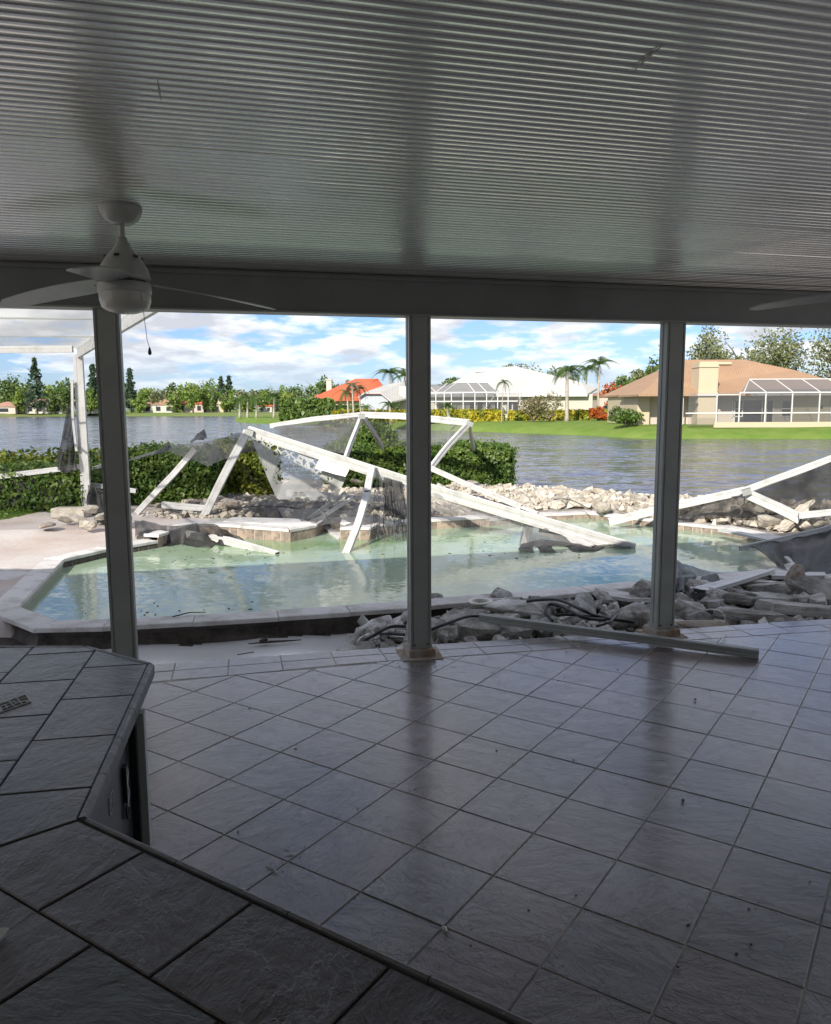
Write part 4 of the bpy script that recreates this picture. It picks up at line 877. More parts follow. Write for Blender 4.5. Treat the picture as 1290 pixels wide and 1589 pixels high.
# ------------------------------------------------------------------ floor
def build_floor():
    # slab
    poly = [(O_X[0][0], -4.0)] + [(O_X[-1][0], -4.0)] + O_X[::-1]
    s_ = MB().prism(poly, -0.30, -0.0028).build('patio_floor', M['grout']); tag(s_, kind='structure')
    s = 0.2031*EYE; th = -0.58763; org = Vector((-1.0197, 2.3708))*(EYE)
    e1 = Vector((math.cos(th), math.sin(th))); e2 = Vector((math.sin(th), -math.cos(th)))
    gp = 0.003; cnt = []
    vis = []
    for i in range(-16, 34):
        for j in range(-20, 24):
            c = org+s*((i+.5)*e1+(j+.5-3)*e2)
            if c.y < 0.9 or c.y > 8.5 or abs(c.x) > 0.62*c.y+0.9: continue
            q = [org+s*((i+a)*e1+(j+b-3)*e2) for a, b in ((0, 0), (1, 0), (1, 1), (0, 1))]
            # shrink for grout
            q = [tuple(c+(p-c)*(1-2*gp/s)) for p in q]
            if area(q) < 0: q = q[::-1]
            for k in range(len(I_X)-1):
                a, b = Vector(I_X[k]), Vector(I_X[k+1])
                if max(p[0] for p in q) < a.x-0.6 or min(p[0] for p in q) > b.x+0.6: continue
                d = (b-a).normalized(); off = Vector((d.y, -d.x))*0.004
                q = clip(q, tuple(b+off+d*3 if False else b+off), tuple(a+off))
                if len(q) < 3: break
            if len(q) < 3 or abs(area(q)) < 0.0006: continue
            vis.append(((c.x)**2+c.y**2, q, c))
    vis.sort(key=lambda t: t[0])
    rest = MB()
    for n, (_, q, c) in enumerate(vis):
        dz = random.uniform(-.0008, .0008)
        if n < 300:
            o = MB().prism([(p[0]-c.x, p[1]-c.y) for p in q], -0.006, 0.0+dz, bev=0.0022, bottom=False).build('tile', M['slate'], s_)
            o.location = (c.x, c.y, 0)
            o.rotation_euler = (random.uniform(-.0015, .0015), random.uniform(-.0015, .0015), 0)
        else: rest.prism(q, -0.006, dz, bev=0.0022, bottom=False)
    if rest.v: o = rest.build('outer_tiles', M['slate'], s_); tag(o, kind='stuff')
    # border band
    def at_len(Lr, d):
        for k in range(len(Lr)-1):
            a, b = Vector(Lr[k]), Vector(Lr[k+1]); l = (b-a).length
            if d <= l: return a+(b-a)*(d/l)
            d -= l
        return Vector(Lr[-1])
    A0 = gz(240, 1058); d = 0.2
    Li, Lo = I_X, O_X
    for k in range(60):
        x0 = -3.8+k*0.36; x1 = x0+0.353
        if x1 > 7: break
        for (fa, fb) in ((0.012, 0.988),):
            yi0, yi1 = line_y(Li, x0), line_y(Li, x1); yo0, yo1 = line_y(Lo, x0-0.08), line_y(Lo, x1-0.08)
            q = [(x0, yi0+0.006), (x1, yi1+0.006), (x1-0.08, yo1-0.003), (x0-0.08, yo0-0.003)]
            for fa, fb in ((0.0, 0.52), (0.545, 1.0)):
                a, b, c_, e = [Vector(p) for p in q]
                qq = [a.lerp(e, fa), b.lerp(c_, fa), b.lerp(c_, fb), a.lerp(e, fb)]
                c = sum(qq, Vector((0, 0)))/4
                o = MB().prism([tuple(p-c) for p in qq], -0.008, random.uniform(-.001, .001), bev=0.0025).build('border_tile', M['slate'], s_); o.location = (c.x, c.y, 0)
build_floor()

# ------------------------------------------------------------------ counter
def build_counter():
    zc = 0.734; th = 0.052
    c_far = [gz(-200, 1003, zc), gz(135, 1003, zc), gz(235, 1030, zc), gz(129, 1270, zc), gz(820, 1589, zc)]
    P = [Vector((p.x, p.y)) for p in c_far]
    edir = (P[4]-P[3]).normalized(); ein = Vector((-0.549, -0.836)); ein = Vector((edir.y, -edir.x)); ein = ein if ein.dot(Vector((-0.5, -0.8))) > 0 else -ein
    E = P[3]+edir*2.5
    dep = 0.95
    t = thing('tiled_bar_counter', 'angled outdoor bar counter topped with dark slate tiles at the lower left', 'counter', (0, 0, 0))
    mit = (gz(0, 1311.6, zc)-gz(128, 1269, zc)); mit = Vector((mit.x, mit.y)).normalized()
    back = P[3]+ein*dep + edir*0.0
    Bm = P[3]+mit*1.6
    Q1 = [tuple(P[3]), tuple(E), tuple(E+ein*dep), tuple(P[3]+ein*dep-edir*2.4)]
    Q1 = Q1 if area(Q1) > 0 else Q1[::-1]
    pdir = (P[2]-P[3]).normalized(); pin = Vector((-pdir.y, pdir.x)); pin = pin if pin.x < 0 else -pin
    W1 = 1.45
    Q2 = [tuple(P[3]), tuple(P[2]), tuple(P[1]), tuple(P[0]), tuple(P[3]+pin*W1-pdir*1.8)]
    Q2 = Q2 if area(Q2) > 0 else Q2[::-1]
    # clip each at the mitre
    m0, m1 = tuple(P[3]), tuple(Bm)
    def side(p): return (Bm-P[3]).x*(p.y-P[3].y)-(Bm-P[3]).y*(p.x-P[3].x)
    sA = side(Vector(E))
    cl1 = (m0, m1) if sA > 0 else (m1, m0); cl2 = (m1, m0) if sA > 0 else (m0, m1)
    Q1 = clip(Q1, *cl1); Q2 = clip(Q2, *cl2)
    def inset_poly(q, d): return offset_poly(q, -d)
    for Q in (Q1, Q2): MB().prism(Q, zc-th, zc-0.006).build('substrate', M['grout_dark'], t)
    g = 0.003
    def tiles(Q, o, a, b, wa, wb, na, nb, stag):
        for j in nb:
            for i in na:
                b0, b1 = (wb[0]+ (j-1)*wb[1], wb[0]+j*wb[1]) if j > 0 else (0.0, wb[0])
                s0 = i*wa+stag*(j % 2)*wa
                q = [tuple(o+a*(s0+g)+b*(b0+g)), tuple(o+a*(s0+wa-g)+b*(b0+g)), tuple(o+a*(s0+wa-g)+b*(b1-g)), tuple(o+a*(s0+g)+b*(b1-g))]
                if area(q) < 0: q = q[::-1]
                QQ = offset_poly(Q, -0.004)
                for k in range(len(QQ)):
                    q = clip(q, QQ[k], QQ[(k+1) % len(QQ)])
                    if len(q) < 3: break
                if len(q) < 3 or abs(area(q)) < 0.0008: continue
                c = sum((Vector(p) for p in q), Vector((0, 0)))/len(q)
                ob = MB().prism([(p[0]-c.x, p[1]-c.y) for p in q], -0.006, random.uniform(-.0006, .0006), bev=0.003, bottom=False).build('counter_tile', M['slate_top'], t); ob.location = (c.x, c.y, zc)
    # near leg: rows parallel to the front edge
    j0 = gz(230, 1317.3, zc); s_off = (Vector((j0.x, j0.y))-P[3]).dot(edir)
    o1 = P[3]+edir*(s_off-0.3656)
    tiles(Q1, o1+ein*0.012, edir, ein, 0.3656, (0.275, 0.3656), range(-4, 9), range(0, 4), 0.5 if False else 0.53)
    # peninsula
    w2 = 0.372
    ppt = gz(*(385*.3833, 980+628*.3833), zc); so = (Vector((ppt.x, ppt.y))-P[3]).dot(pdir)
    o2 = P[3]+pdir*(so-w2)
    tiles(Q2, o2+pin*0.014, pdir, pin, w2, (0.262, 0.285), range(-3, 9), range(0, 7), 0.62)
    # bull-nose trim pieces along the visible edges
    def trim(a, b, step, inn, wtop=0.012, hh=0.052):
        L = (b-a).length; d = (b-a).normalized(); n = max(1, round(L/step)); st = L/n
        for k in range(n):
            p = a+d*(k*st+0.002); q = a+d*((k+1)*st-0.002); r = 0.008
            prof = [(-0.006, zc-hh), (-0.012, zc-hh+0.004), (-0.012, zc-r), (-0.009, zc-0.001), (-0.002, zc+0.003), (wtop, zc+0.001), (wtop, zc-0.008), (0, zc-0.012), (0, zc-hh)]
            vs = [(p.x+inn.x*o, p.y+inn.y*o, z) for o, z in prof]+[(q.x+inn.x*o, q.y+inn.y*o, z) for o, z in prof]; m_ = len(prof)
            MB().add(vs, [tuple(range(m_)), tuple(reversed(range(m_, 2*m_)))]+[(i, (i+1) % m_, (i+1) % m_+m_, i+m_) for i in range(m_)]).build('edge_trim', M['trim'], t)
    trim(P[2], P[3]+pdir*0.002, 0.26, pin); trim(P[3]+edir*0.012, E, 0.3656, ein, 0.006)
    f1 = (P[1]-P[2]).normalized(); i1 = Vector((-f1.y, f1.x)); i1 = i1 if i1.y < 0 else -i1
    trim(P[1], P[2]+f1*0.01, 0.2, i1, 0.012); f0 = (P[0]-P[1]).normalized(); i0 = Vector((0, -1)); trim(P[0], P[1]+f0*0.01, 0.3, i0, 0.012)
    # cabinet body
    ov = 0.035
    Qb = offset_poly(Q2, -ov); Qc = offset_poly(Q1, -ov)
    MB().prism(Qc, 0.0, zc-th-0.002).build('cabinet_body', M['cab'], t)
    # the peninsula body ends short of the overhanging tip
    fp = gz(221, 1106, zc-th); fpv = Vector((fp.x, fp.y)); sfr = (fpv-P[3]).dot(pdir)
    ov = 0.012; a_ = P[3]+pin*(ov+0.03); b_ = P[3]+pdir*sfr+pin*(ov+0.03); c_ = b_+pin*1.2; d_ = a_+pin*1.2
    q = [tuple(a_), tuple(b_), tuple(c_), tuple(d_)]; q = q if area(q) > 0 else q[::-1]
    MB().prism(q, 0.0, zc-th-0.002).build('cabinet_body', M['cab'], t)
    # end frame post and rails
    ang = math.atan2(pdir.y, pdir.x)
    Mx = Matrix.Translation((P[3].x, P[3].y, 0)) @ Matrix.Rotation(ang, 4, 'Z')   # x along the edge toward the tip, y inward
    sgn = 1 if Vector((-math.sin(ang), math.cos(ang))).dot(pin) > 0 else -1
    def mbox(name, x0, x1, y0, y1, z0, z1, m, par=t):
        lo, hi = sorted((y0*sgn, y1*sgn)); return MB().box((x0, lo, z0), (x1, hi, z1), M=Mx).build(name, m, par)
    mbox('frame_post', sfr-0.004, sfr+0.04, -0.026, 0.0, 0.0, zc-th-0.002, M['cabframe'])
    mbox('side_return', sfr-0.03, sfr+0.038, 0.001, 0.06, 0.0, zc-th-0.002, M['cab'])
    mbox('frame_rail', 0.0, sfr-0.014, ov+0.004, ov+0.028, zc-th-0.03, zc-th-0.003, M['cab'])
    mbox('kick_board', 0.0, sfr-0.014, ov-0.005, ov+0.028, 0.0, 0.08, M['cab'])
    dr = mbox('access_door', 0.03, sfr-0.05, ov+0.012, ov+0.029, 0.09, zc-th-0.035, M['cab'])
    # latch and label plate on the door
    def on_door(px, py):
        n = Vector((pin.x, pin.y, 0)); o_ = Vector((P[3].x, P[3].y, 0))+n*(ov+0.012); d = ray(px, py); s = (o_-Vector((0, 0, EYE))).dot(n)/d.dot(n); p = Vector((0, 0, EYE))+d*s
        l = Mx.inverted() @ p; return l.x, p.z
    x_, z_ = on_door(192, 1222); x2, z2 = on_door(172, 1246)
    yy = (ov+0.012)*sgn; k = -sgn
    la = MB(); pts = []
    for i in range(15): pts.append(Mx @ Vector((x_+0.012*math.sin(i*0.9), yy+k*0.012, z_+0.07-0.01*i)))
    la.tube(pts, 0.006, 6).build('latch_cord', M['cabframe'], dr)
    MB().tube([Mx @ Vector((x_+0.02*math.cos(w), yy+k*0.01, z_-0.09+0.025*math.sin(w))) for w in np.linspace(0, 6.28, 13)], 0.005, 6).build('latch_ring', M['dark'], dr)
    mbox('latch_plate', x_-0.018, x_+0.018, ov-0.002, ov+0.011, z_-0.05, z_+0.08, M['dark'], dr)
    # a label plate: pale outline with three printed lines
    for (ax, bx, az, bz_) in ((-.03, .03, .026, .03), (-.03, .03, -.03, -.026), (-.03, -.026, -.026, .026), (.026, .03, -.026, .026), (-.018, .018, .010, .013), (-.018, .018, -.001, .002), (-.018, .012, -.013, -.010)):
        mbox('label_print', x2+ax, x2+bx, ov+0.009, ov+0.0118, z2+az, z2+bz_, M['sticker'], dr)
    # decorative inset on the tile near the left edge
    def ins(pts):
        mb = MB()
        for a, b in pts:
            p, q = gz(*a, zc+0.002), gz(*b, zc+0.002); mb.tube([p, q], 0.0022, 5)
        return mb
    A, B_, C, D = (-2, 1093), (40, 1078), (48, 1089), (-2, 1106)
    ins([(A, B_), (B_, C), (C, D), ((2, 1096), (22, 1089)), ((4, 1100), (26, 1092)), ((24, 1086), (42, 1083)), ((24, 1092), (40, 1088)), ((14, 1088), (24, 1098)), ((26, 1083), (34, 1093)), ((8, 1094), (12, 1099))]).build('tile_motif', M['sticker'], t)
    tr = thing('thermometer', 'thin pale object lying on the dark counter at the left edge', 'utensil', gz(-3, 1462, zc+0.003))
    tr.name = 'serving_utensil'
    MB().box((-0.03, -0.005, 0.004), (0.008, 0.03, 0.01)).build('handle', M['sticker'], tr)
build_counter()

# ------------------------------------------------------------------ ceiling fans
def blade_mesh(L=0.70, r0=0.12):
    n = 12; vs = []; fs = []
    for i in range(n+1):
        t_ = i/n; x_ = r0+L*t_; w = 0.060+0.020*math.sin(math.pi*min(1, t_*0.9+0.12)) if t_ < 0.93 else 0.05*(1-(t_-0.93)/0.07*0.55)
        tw = R(12)*(1-t_*0.35); z = -0.075*t_+0.012*math.sin(t_*math.pi*0.8)
        for s in (-1, 1):
            for h in (0.003, -0.003): vs.append((x_, s*w*math.cos(tw), z+s*w*math.sin(tw)+h))
    for i in range(n):
        a = i*4; b = a+4; fs += [(a, a+2, b+2, b), (a+1, b+1, b+3, a+3), (a, b, b+1, a+1), (a+2, a+3, b+3, b+2)]
    fs += [(0, 1, 3, 2), (n*4, n*4+2, n*4+3, n*4+1)]
    return MB().add(vs, fs)
def fan(loc, zceil, rot, label):
    t = thing('ceiling_fan', label, 'ceiling fan', (loc[0], loc[1], zceil), 0, 'white ceiling fans')
    dz = zceil-2.33
    MB().lathe([(0.0, 0.0), (0.098, 0.0), (0.102, -0.012), (0.098, -0.03), (0.08, -0.065), (0.05, -0.085), (0.022, -0.09), (0.0, -0.09)], 28).build('canopy', M['fan'], t, True)
    MB().lathe([(0.014, -0.08), (0.014, -0.175)], 12).build('downrod', M['fan'], t, True)
    b = -0.15
    MB().lathe([(0.0, b), (0.022, b), (0.026, b-0.02), (0.05, b-0.06), (0.085, b-0.10), (0.118, b-0.155), (0.126, b-0.19), (0.126, b-0.205), (0.0, b-0.205)], 30).build('motor_housing', M['fan'], t, True)
    MB().lathe([(0.105, b-0.2), (0.105, b-0.222)], 24).build('motor_gap', M['dark'], t, True)
    MB().lathe([(0.0, b-0.218), (0.122, b-0.218), (0.128, b-0.225), (0.128, b-0.262), (0.124, b-0.267), (0.0, b-0.267)], 30).build('switch_housing', M['fan'], t, True)
    MB().lathe([(0.124, b-0.266), (0.122, b-0.30), (0.112, b-0.335), (0.09, b-0.35), (0.05, b-0.362), (0.0, b-0.366)], 30).build('light_bowl', M['fanglass'], t, True)
    for i in range(6):
        a = i*1.047; MB().box((-0.012, -0.003, -0.006), (0.012, 0.003, 0.006), M=Matrix.Rotation(a, 4, 'Z') @ Matrix.Translation((0, -0.088, b-0.095)) @ Matrix.Rotation(R(-40), 4, 'X')).build('vent_slot', M['dark'], t)
    bm_ = blade_mesh()
    first = None
    for i in range(3):
        if first is None: first = bm_.build('blade', M['fan'], t); auto_smooth(first, 30); o = first
        else: o = bpy.data.objects.new('blade', first.data); COL.objects.link(o); o.parent = t
        o.location = (0, 0, b-0.215); o.rotation_euler = (0, 0, rot+i*2*math.pi/3)
        for k in (0.15, 0.175):
            MB().lathe([(0, 0.0), (0.005, 0.0), (0.005, 0.004), (0, 0.005)], 8, (k, 0.012*(1 if k > .16 else -1), -0.006)).build('screw', M['dark'], o)
    ch = MB(); ch.tube([(0.10, -0.07, b-0.26), (0.112, -0.075, b-0.36), (0.125, -0.08, b-0.50), (0.135, -0.08, b-0.535)], 0.0016, 5); ch.build('pull_chain', M['cabframe'], t)
    MB().lathe([(0.0, 0.0), (0.004, -0.004), (0.009, -0.024), (0.008, -0.034), (0.0, -0.04)], 12, (0.135, -0.08, b-0.533)).build('chain_knob', M['dark'], t, True)
    return t
fan((-1.43, 4.0), 2.785, R(38), 'white three-blade ceiling fan with a frosted light bowl, hanging at the left')
fan((2.72, 4.45), 2.79, R(168), 'second ceiling fan at the right edge, only one blade tip in view')

# ------------------------------------------------------------------ pool
def build_pool():
    WZ = -0.11
    wp = offset_poly(POOL, 0.05)
    tri = tessellate_polygon([[Vector((p[0], p[1], 0)) for p in wp]])
    w = MB().add([(p[0], p[1], WZ) for p in wp], [tuple(f) for f in tri]).build('pool_water', M['pool']); tag(w, kind='structure')
    for p in w.data.polygons:
        pass
    t = thing('swimming_pool', 'free-form swimming pool with green water, pale coping and tiled spa walls', 'swimming pool', (0, 0, 0))
    n = len(POOL)
    lo = MB(); hi = []
    cut = []
    for i in range(n):
        a, b = Vector(POOL[i]), Vector(POOL[(i+1) % n]); ao, bo = Vector(POOL_OUT[i]), Vector(POOL_OUT[(i+1) % n]); L = (b-a).length; d = (b-a).normalized(); nin = Vector((-d.y, d.x))
        mx_, my_ = (a.x+b.x)/2, (a.y+b.y)/2
        spill = my_ > 11.6 and -1.56 < mx_ < -1.1                       # low notch between the spa walls
        far = my_ > 10.9
        spa_ = my_ > 10.6 and -3.6 < mx_ < -0.45
        top = 0.075 if spa_ else (0.045 if (-0.5 < mx_ < 1.3 and my_ > 11) else 0.0)
        spill = (my_ > 10.9 and -1.47 < mx_ < -1.05)
        if spill: top = -0.085
        # shell wall
        MB().add([(a.x, a.y, top-0.05), (b.x, b.y, top-0.05), (b.x, b.y, -1.3), (a.x, a.y, -1.3)], [(0, 1, 2, 3)]).build('shell_wall', M['plaster'] if my_ > 7.3 else M['shell'], t)
        if my_ < 9 and a.x < 5.5:   # outer face of the undermined shell
            no = -nin*0.0
            k0 = ao-(-nin)*0.04; k1 = bo-(-nin)*0.04
            m_ = max(1, int(L/0.25)); mb = MB(); vs = []
            for q in range(m_+1):
                p = k0.lerp(k1, q/m_)
                for z_, off in ((-0.045, 0.0), (-0.10, 0.03), (-0.18, -0.02), (-0.34, -0.05)):
                    vs.append((p.x+nin.x*(off+random.uniform(-.02, .02)), p.y+nin.y*(off+random.uniform(-.02, .02)), z_))
            fs = [(q*4+r_, q*4+r_+1, (q+1)*4+r_+1, (q+1)*4+r_) for q in range(m_) for r_ in range(3)]
            mb.add(vs, fs).build('undermined_face', M['shell'], t)
        # coping stones
        m_ = max(1, round(L/0.8))
        for q in range(m_):
            f0, f1 = q/m_, (q+1)/m_; g = 0.0015
            p = [a.lerp(b, f0)+d*g-0*nin, a.lerp(b, f1)-d*g, ao.lerp(bo, f1)-d*g, ao.lerp(bo, f0)+d*g]
            p[0] = p[0]+nin*0.02; p[1] = p[1]+nin*0.02
            c = sum(p, Vector((0, 0)))/4; pl = [tuple(x_-c) for x_ in p]
            pl = pl if area(pl) > 0 else pl[::-1]
            near = my_ < 7.6
            o = MB().prism(pl, -0.04, 0, bev=0.007).build('coping_stone', M['coping'], t); o.location = (c.x, c.y, top+random.uniform(-.004, .006)+(0 if not near else 0.0)); o.rotation_euler = (random.uniform(-.01, .01), random.uniform(-.01, .01), random.uniform(-.006, .006))
        # water-line tiles
        ts = 0.155; m_ = max(1, round(L/ts)); ts = L/m_
        zt = top-0.042
        if spill: continue
        if my_ < 8.9 and nin.y > 0: continue
        mt = M['shell'] if mx_ < -3.3 and my_ < 10.6 else M['tan']
        rows = [(zt-0.145, zt-0.002), (zt-0.30, zt-0.149)]
        MB().add([(a.x+nin.x*.004, a.y+nin.y*.004, zt), (b.x+nin.x*.004, b.y+nin.y*.004, zt), (b.x+nin.x*.004, b.y+nin.y*.004, zt-0.4), (a.x+nin.x*.004, a.y+nin.y*.004, zt-0.4)], [(0, 1, 2, 3)]).build('grout_bed', M['grout_lt'], t)
        ang = math.atan2(d.y, d.x)
        for (z0, z1) in rows:
            if z1 < WZ: continue
            for q in range(m_):
                p = a+d*(q*ts+0.004)
                key = (round(ts, 3), round(z1-z0, 3), mt.name)
                if key not in cache: cache[key] = MB().add([(0, 0, 0), (ts-.008, 0, 0), (ts-.008, 0, z1-z0), (0, 0, z1-z0), (.003, .008, .003), (ts-.011, .008, .003), (ts-.011, .008, z1-z0-.003), (.003, .008, z1-z0-.003)], [(4, 5, 6, 7), (0, 1, 5, 4), (1, 2, 6, 5), (2, 3, 7, 6), (3, 0, 4, 7)])
                    
                if key not in cmesh:
                    o = cache[key].build('pool_tile', mt, t, norm=False); cmesh[key] = o.data
                else:
                    o = bpy.data.objects.new('pool_tile', cmesh[key]); COL.objects.link(o); o.parent = t
                o.location = (p.x+nin.x*.004, p.y+nin.y*.004, z0); o.rotation_euler = (0, 0, ang)
    return t
cache = {}; cmesh = {}
build_pool()
# spa pond behind the front walls
def gq(px, py, z): p = gz(px, py, z); return (p.x, p.y)
sp_ = MB().add([(*gq(330, 806, -.05), -.05), (*gq(640, 806, -.05), -.05), (*gq(600, 783, -.05), -.05), (*gq(400, 786, -.05), -.05)], [(0, 1, 2, 3)]).build('spa_water', M['pool']); tag(sp_, kind='structure')
rim = thing('spa_rim', 'white coping rim behind the small spa pond left of the middle post', 'spa rim', (0, 0, 0))
for a, b in ((gq(400, 786, 0), gq(530, 789, 0)), (gq(530, 790, 0), gq(622, 783, 0))):
    a, b = Vector(a), Vector(b); d = (b-a).normalized(); nn = Vector((-d.y, d.x))*0.14; m_ = max(1, round((b-a).length/0.5))
    for q in range(m_):
        p0, p1 = a.lerp(b, q/m_)+d*.003, a.lerp(b, (q+1)/m_)-d*.003
        MB().prism([tuple(p0-nn), tuple(p1-nn), tuple(p1+nn), tuple(p0+nn)], -0.09, 0.05+random.uniform(-.006, .006), bev=0.012).build('coping_stone', M['coping'], rim)
def block(label, px, zt, slab):
    t = thing('spa_wall', label, 'spa wall', (0, 0, 0)); P = [gq(*p, -.11) for p in px]
    P = P if area(P) > 0 else P[::-1]; P = offset_poly(P, -0.03); MB().prism(P, -0.7, zt-0.05).build('block', M['plaster'], t)
    Q = [gq(*p, zt) for p in slab]; Q = Q if area(Q) > 0 else Q[::-1]; MB().prism(Q, zt-.06, zt+0.012, bev=0.012).build('top_slab', M['coping'], t)
block('low tiled spa wall block standing in the pool, left of the water gap', [(306,829),(450,841),(489,833),(486,826),(330,815)], .075, [(345,810),(452,815),(484,812),(470,806),(360,803)])
block('low tiled spa wall block right of the water gap, with the leaning white pole in front', [(528,838),(574,838),(587,830),(660,822),(650,812),(530,815)], .075, [(528,812),(572,813),(586,806),(560,803),(532,803)])

# ------------------------------------------------------------------ rocks
def rock_mesh(sx, sy, sz, rr, n=16, slab=False):
    pts = []
    for i in range(n):
        if slab:
            x_, y_, z_ = rr.uniform(-1, 1), rr.uniform(-1, 1), rr.choice((-1, 1))*rr.uniform(0.75, 1)
            if max(abs(x_), abs(y_)) < 0.6: x_ *= 1.6; y_ *= 1.4
        else:
            v = Vector((rr.gauss(0, 1), rr.gauss(0, 1), rr.gauss(0, 1))).normalized(); v *= rr.uniform(0.8, 1.05); x_, y_, z_ = v
        pts.append((x_*sx/2, y_*sy/2, z_*sz/2))
    bm = bmesh.new(); [bm.verts.new(p) for p in pts]
    r_ = bmesh.ops.convex_hull(bm, input=bm.verts); bmesh.ops.delete(bm, geom=list({g for g in r_['geom_interior']+r_['geom_unused'] if isinstance(g, bmesh.types.BMVert)}), context='VERTS')
    bmesh.ops.dissolve_limit(bm, angle_limit=R(14), verts=bm.verts, edges=bm.edges)
    bmesh.ops.bevel(bm, geom=list(bm.edges), offset=min(sx, sy, sz)*0.07, segments=1, affect='EDGES', clamp_overlap=True)
    bmesh.ops.triangulate(bm, faces=[f for f in bm.faces if len(f.verts) > 4])
    bmesh.ops.subdivide_edges(bm, edges=[e for e in bm.edges if e.calc_length() > min(sx, sy)*0.35], cuts=1, use_grid_fill=True)
    for v in bm.verts:
        nv = mnoise.noise_vector(v.co*(4.0/max(sx, 0.15))+Vector((rr_seed[0], 0, 0))); v.co += nv*min(sx, sy, sz)*0.06
    rr_seed[0] += 3.7
    me = bpy.data.meshes.new('rock'); bm.to_mesh(me); bm.free(); return me
rr_seed = [0.0]
def slab_mesh(rr, asp, th):
    k = rr.choice((4, 5, 5, 6)); an = sorted((i+rr.uniform(-.3, .3))*6.283/k for i in range(k)); P = []
    for i in range(k):
        a, b = Vector((math.cos(an[i]), math.sin(an[i])*asp))*0.5*rr.uniform(.8, 1.1), Vector((math.cos(an[(i+1) % k]), math.sin(an[(i+1) % k])*asp))*0.5
        for q in range(3): P.append(a.lerp(b, q/3)+Vector((rr.uniform(-.03, .03), rr.uniform(-.03, .03))))
    vs = []; n = len(P); fs = []
    for lv, (z, sc) in enumerate(((-.5, .90), (-.1, 1.0), (.3, .97), (.5, .93))):
        for p in P: vs.append((p.x*sc+rr.uniform(-.018, .018), p.y*sc+rr.uniform(-.018, .018), z*th+rr.uniform(-.012, .012)))
    for lv in range(3):
        for i in range(n): fs.append((lv*n+i, lv*n+(i+1) % n, (lv+1)*n+(i+1) % n, (lv+1)*n+i))
    vs.append((0, 0, .5*th+.02)); vs.append((0, 0, -.5*th)); t = len(vs)-2
    for i in range(n): fs.append((3*n+i, 3*n+(i+1) % n, t)); fs.append((i, t+1, (i+1) % n))
    me = bpy.data.meshes.new('slab'); me.from_pydata(vs, [], fs); me.update(); return me
RR = random.Random(21)
slabs = [slab_mesh(RR, RR.uniform(.45, .9), RR.uniform(.16, .34)) for _ in range(18)]
bould = [rock_mesh(1, RR.uniform(.65, .95), RR.uniform(.5, .8), RR, 22) for _ in range(14)]
def rock(me, loc, s, rot, m, label, group, name='broken_slab', cat='concrete rubble'):
    md = me
    key = (me.name, m.name)
    if key not in rk: c = me.copy(); c.materials.clear(); c.materials.append(m); rk[key] = c
    o = bpy.data.objects.new(name, rk[key]); COL.objects.link(o); o.location = loc; o.scale = s if isinstance(s, tuple) else (s, s, s); o.rotation_euler = rot
    tag(o, label, cat, group); return o
rk = {}
# near rubble strip between the porch edge and the pool coping, right of the middle post
def near_rubble():
    placed = []; tries = 0
    while len(placed) < 215 and tries < 12000:
        tries += 1
        x = RR.uniform(-0.55, 7.2); e = line_y(O_X, x); far = float(np.interp(x, [-0.6, 0, 1.65, 3.8, 5.5, 7.2], [6.72, 6.95, 7.6, 8.35, 8.7, 9.2]))
        y = RR.uniform(e+0.14, far-0.05); s = RR.uniform(0.14, 0.46)
        if x < 0.2: s = min(s, 0.34)
        if y-e < s*0.5: s = max(0.14, (y-e)*1.6)
        if any((x-a)**2+(y-b)**2 < (0.27*(s+c))**2 for a, b, c in placed): continue
        placed.append((x, y, s))
        stand = RR.random() < 0.27
        rot = (RR.uniform(-.38, .38), RR.uniform(-.38, .38), RR.uniform(0, 6.28)) if not stand else (RR.uniform(.5, .9), RR.uniform(-.3, .3), RR.uniform(0, 6.28))
        me = RR.choice(slabs) if RR.random() < 0.85 else RR.choice(bould)
        z = -0.15+s*0.12+(0.06 if stand else 0)
        side = ('left of the middle post' if x < 0 else 'just right of the middle post' if x < .9 else 'just left of the rightmost post' if x < 1.95 else 'just right of the rightmost post' if x < 3 else 'near the right edge')+(', by the porch edge' if y-e < .5 else ', by the pool coping' if far-y < .5 else ', mid strip')
        rock(me, (x, y, z), (s, s, s*RR.uniform(.8, 1.1)), rot, M['rock'], ('small' if s < .26 else 'medium' if s < .38 else 'large')+' grey broken concrete slab ' + side, ('small' if s < .26 else 'medium' if s < .38 else 'large')+' broken slabs ' + side)
    # second layer on top
    for k in range(46):
        x = RR.uniform(0.1, 6.8); e = line_y(O_X, x); far = float(np.interp(x, [-0.6, 0, 1.65, 3.8, 5.5, 7.2], [6.72, 6.95, 7.6, 8.35, 8.7, 9.2])); y = RR.uniform(e+0.3, far-0.15); s = RR.uniform(0.25, 0.5)
        side = 'just right of the middle post' if x < .9 else 'just left of the rightmost post' if x < 1.95 else 'just right of the rightmost post' if x < 3 else 'near the right edge'
        rock(RR.choice(slabs), (x, y, -0.045+RR.uniform(0, .05)), s, (RR.uniform(-.35, .35), RR.uniform(-.35, .35), RR.uniform(0, 6.28)), M['rock'], ('smaller' if s < .36 else 'larger')+' grey chunk on top of the rubble ' + side, ('smaller' if s < .36 else 'larger')+' upper chunks ' + side)
near_rubble()
def R1(px, py, z, s, rot, me, m, label, scale=None, name='broken_slab', cat='concrete rubble'):
    p = gz(px, py, z); return rock(me, (p.x, p.y, z), scale or (s, s, s), rot, m, label, None, name, cat)
R1(590, 975, -0.08, 0.42, (0.3, -.35, 0.6), bould[0], M['rock'], 'pale tilted chunk at the left end of the rubble beside the middle post', (0.36, 0.30, 0.30))
R1(618, 985, -0.12, 0.3, (0.9, .2, 2.2), bould[5], M['rock'], 'dark jagged chunk touching the left side of the middle post', (0.26, 0.26, 0.26))
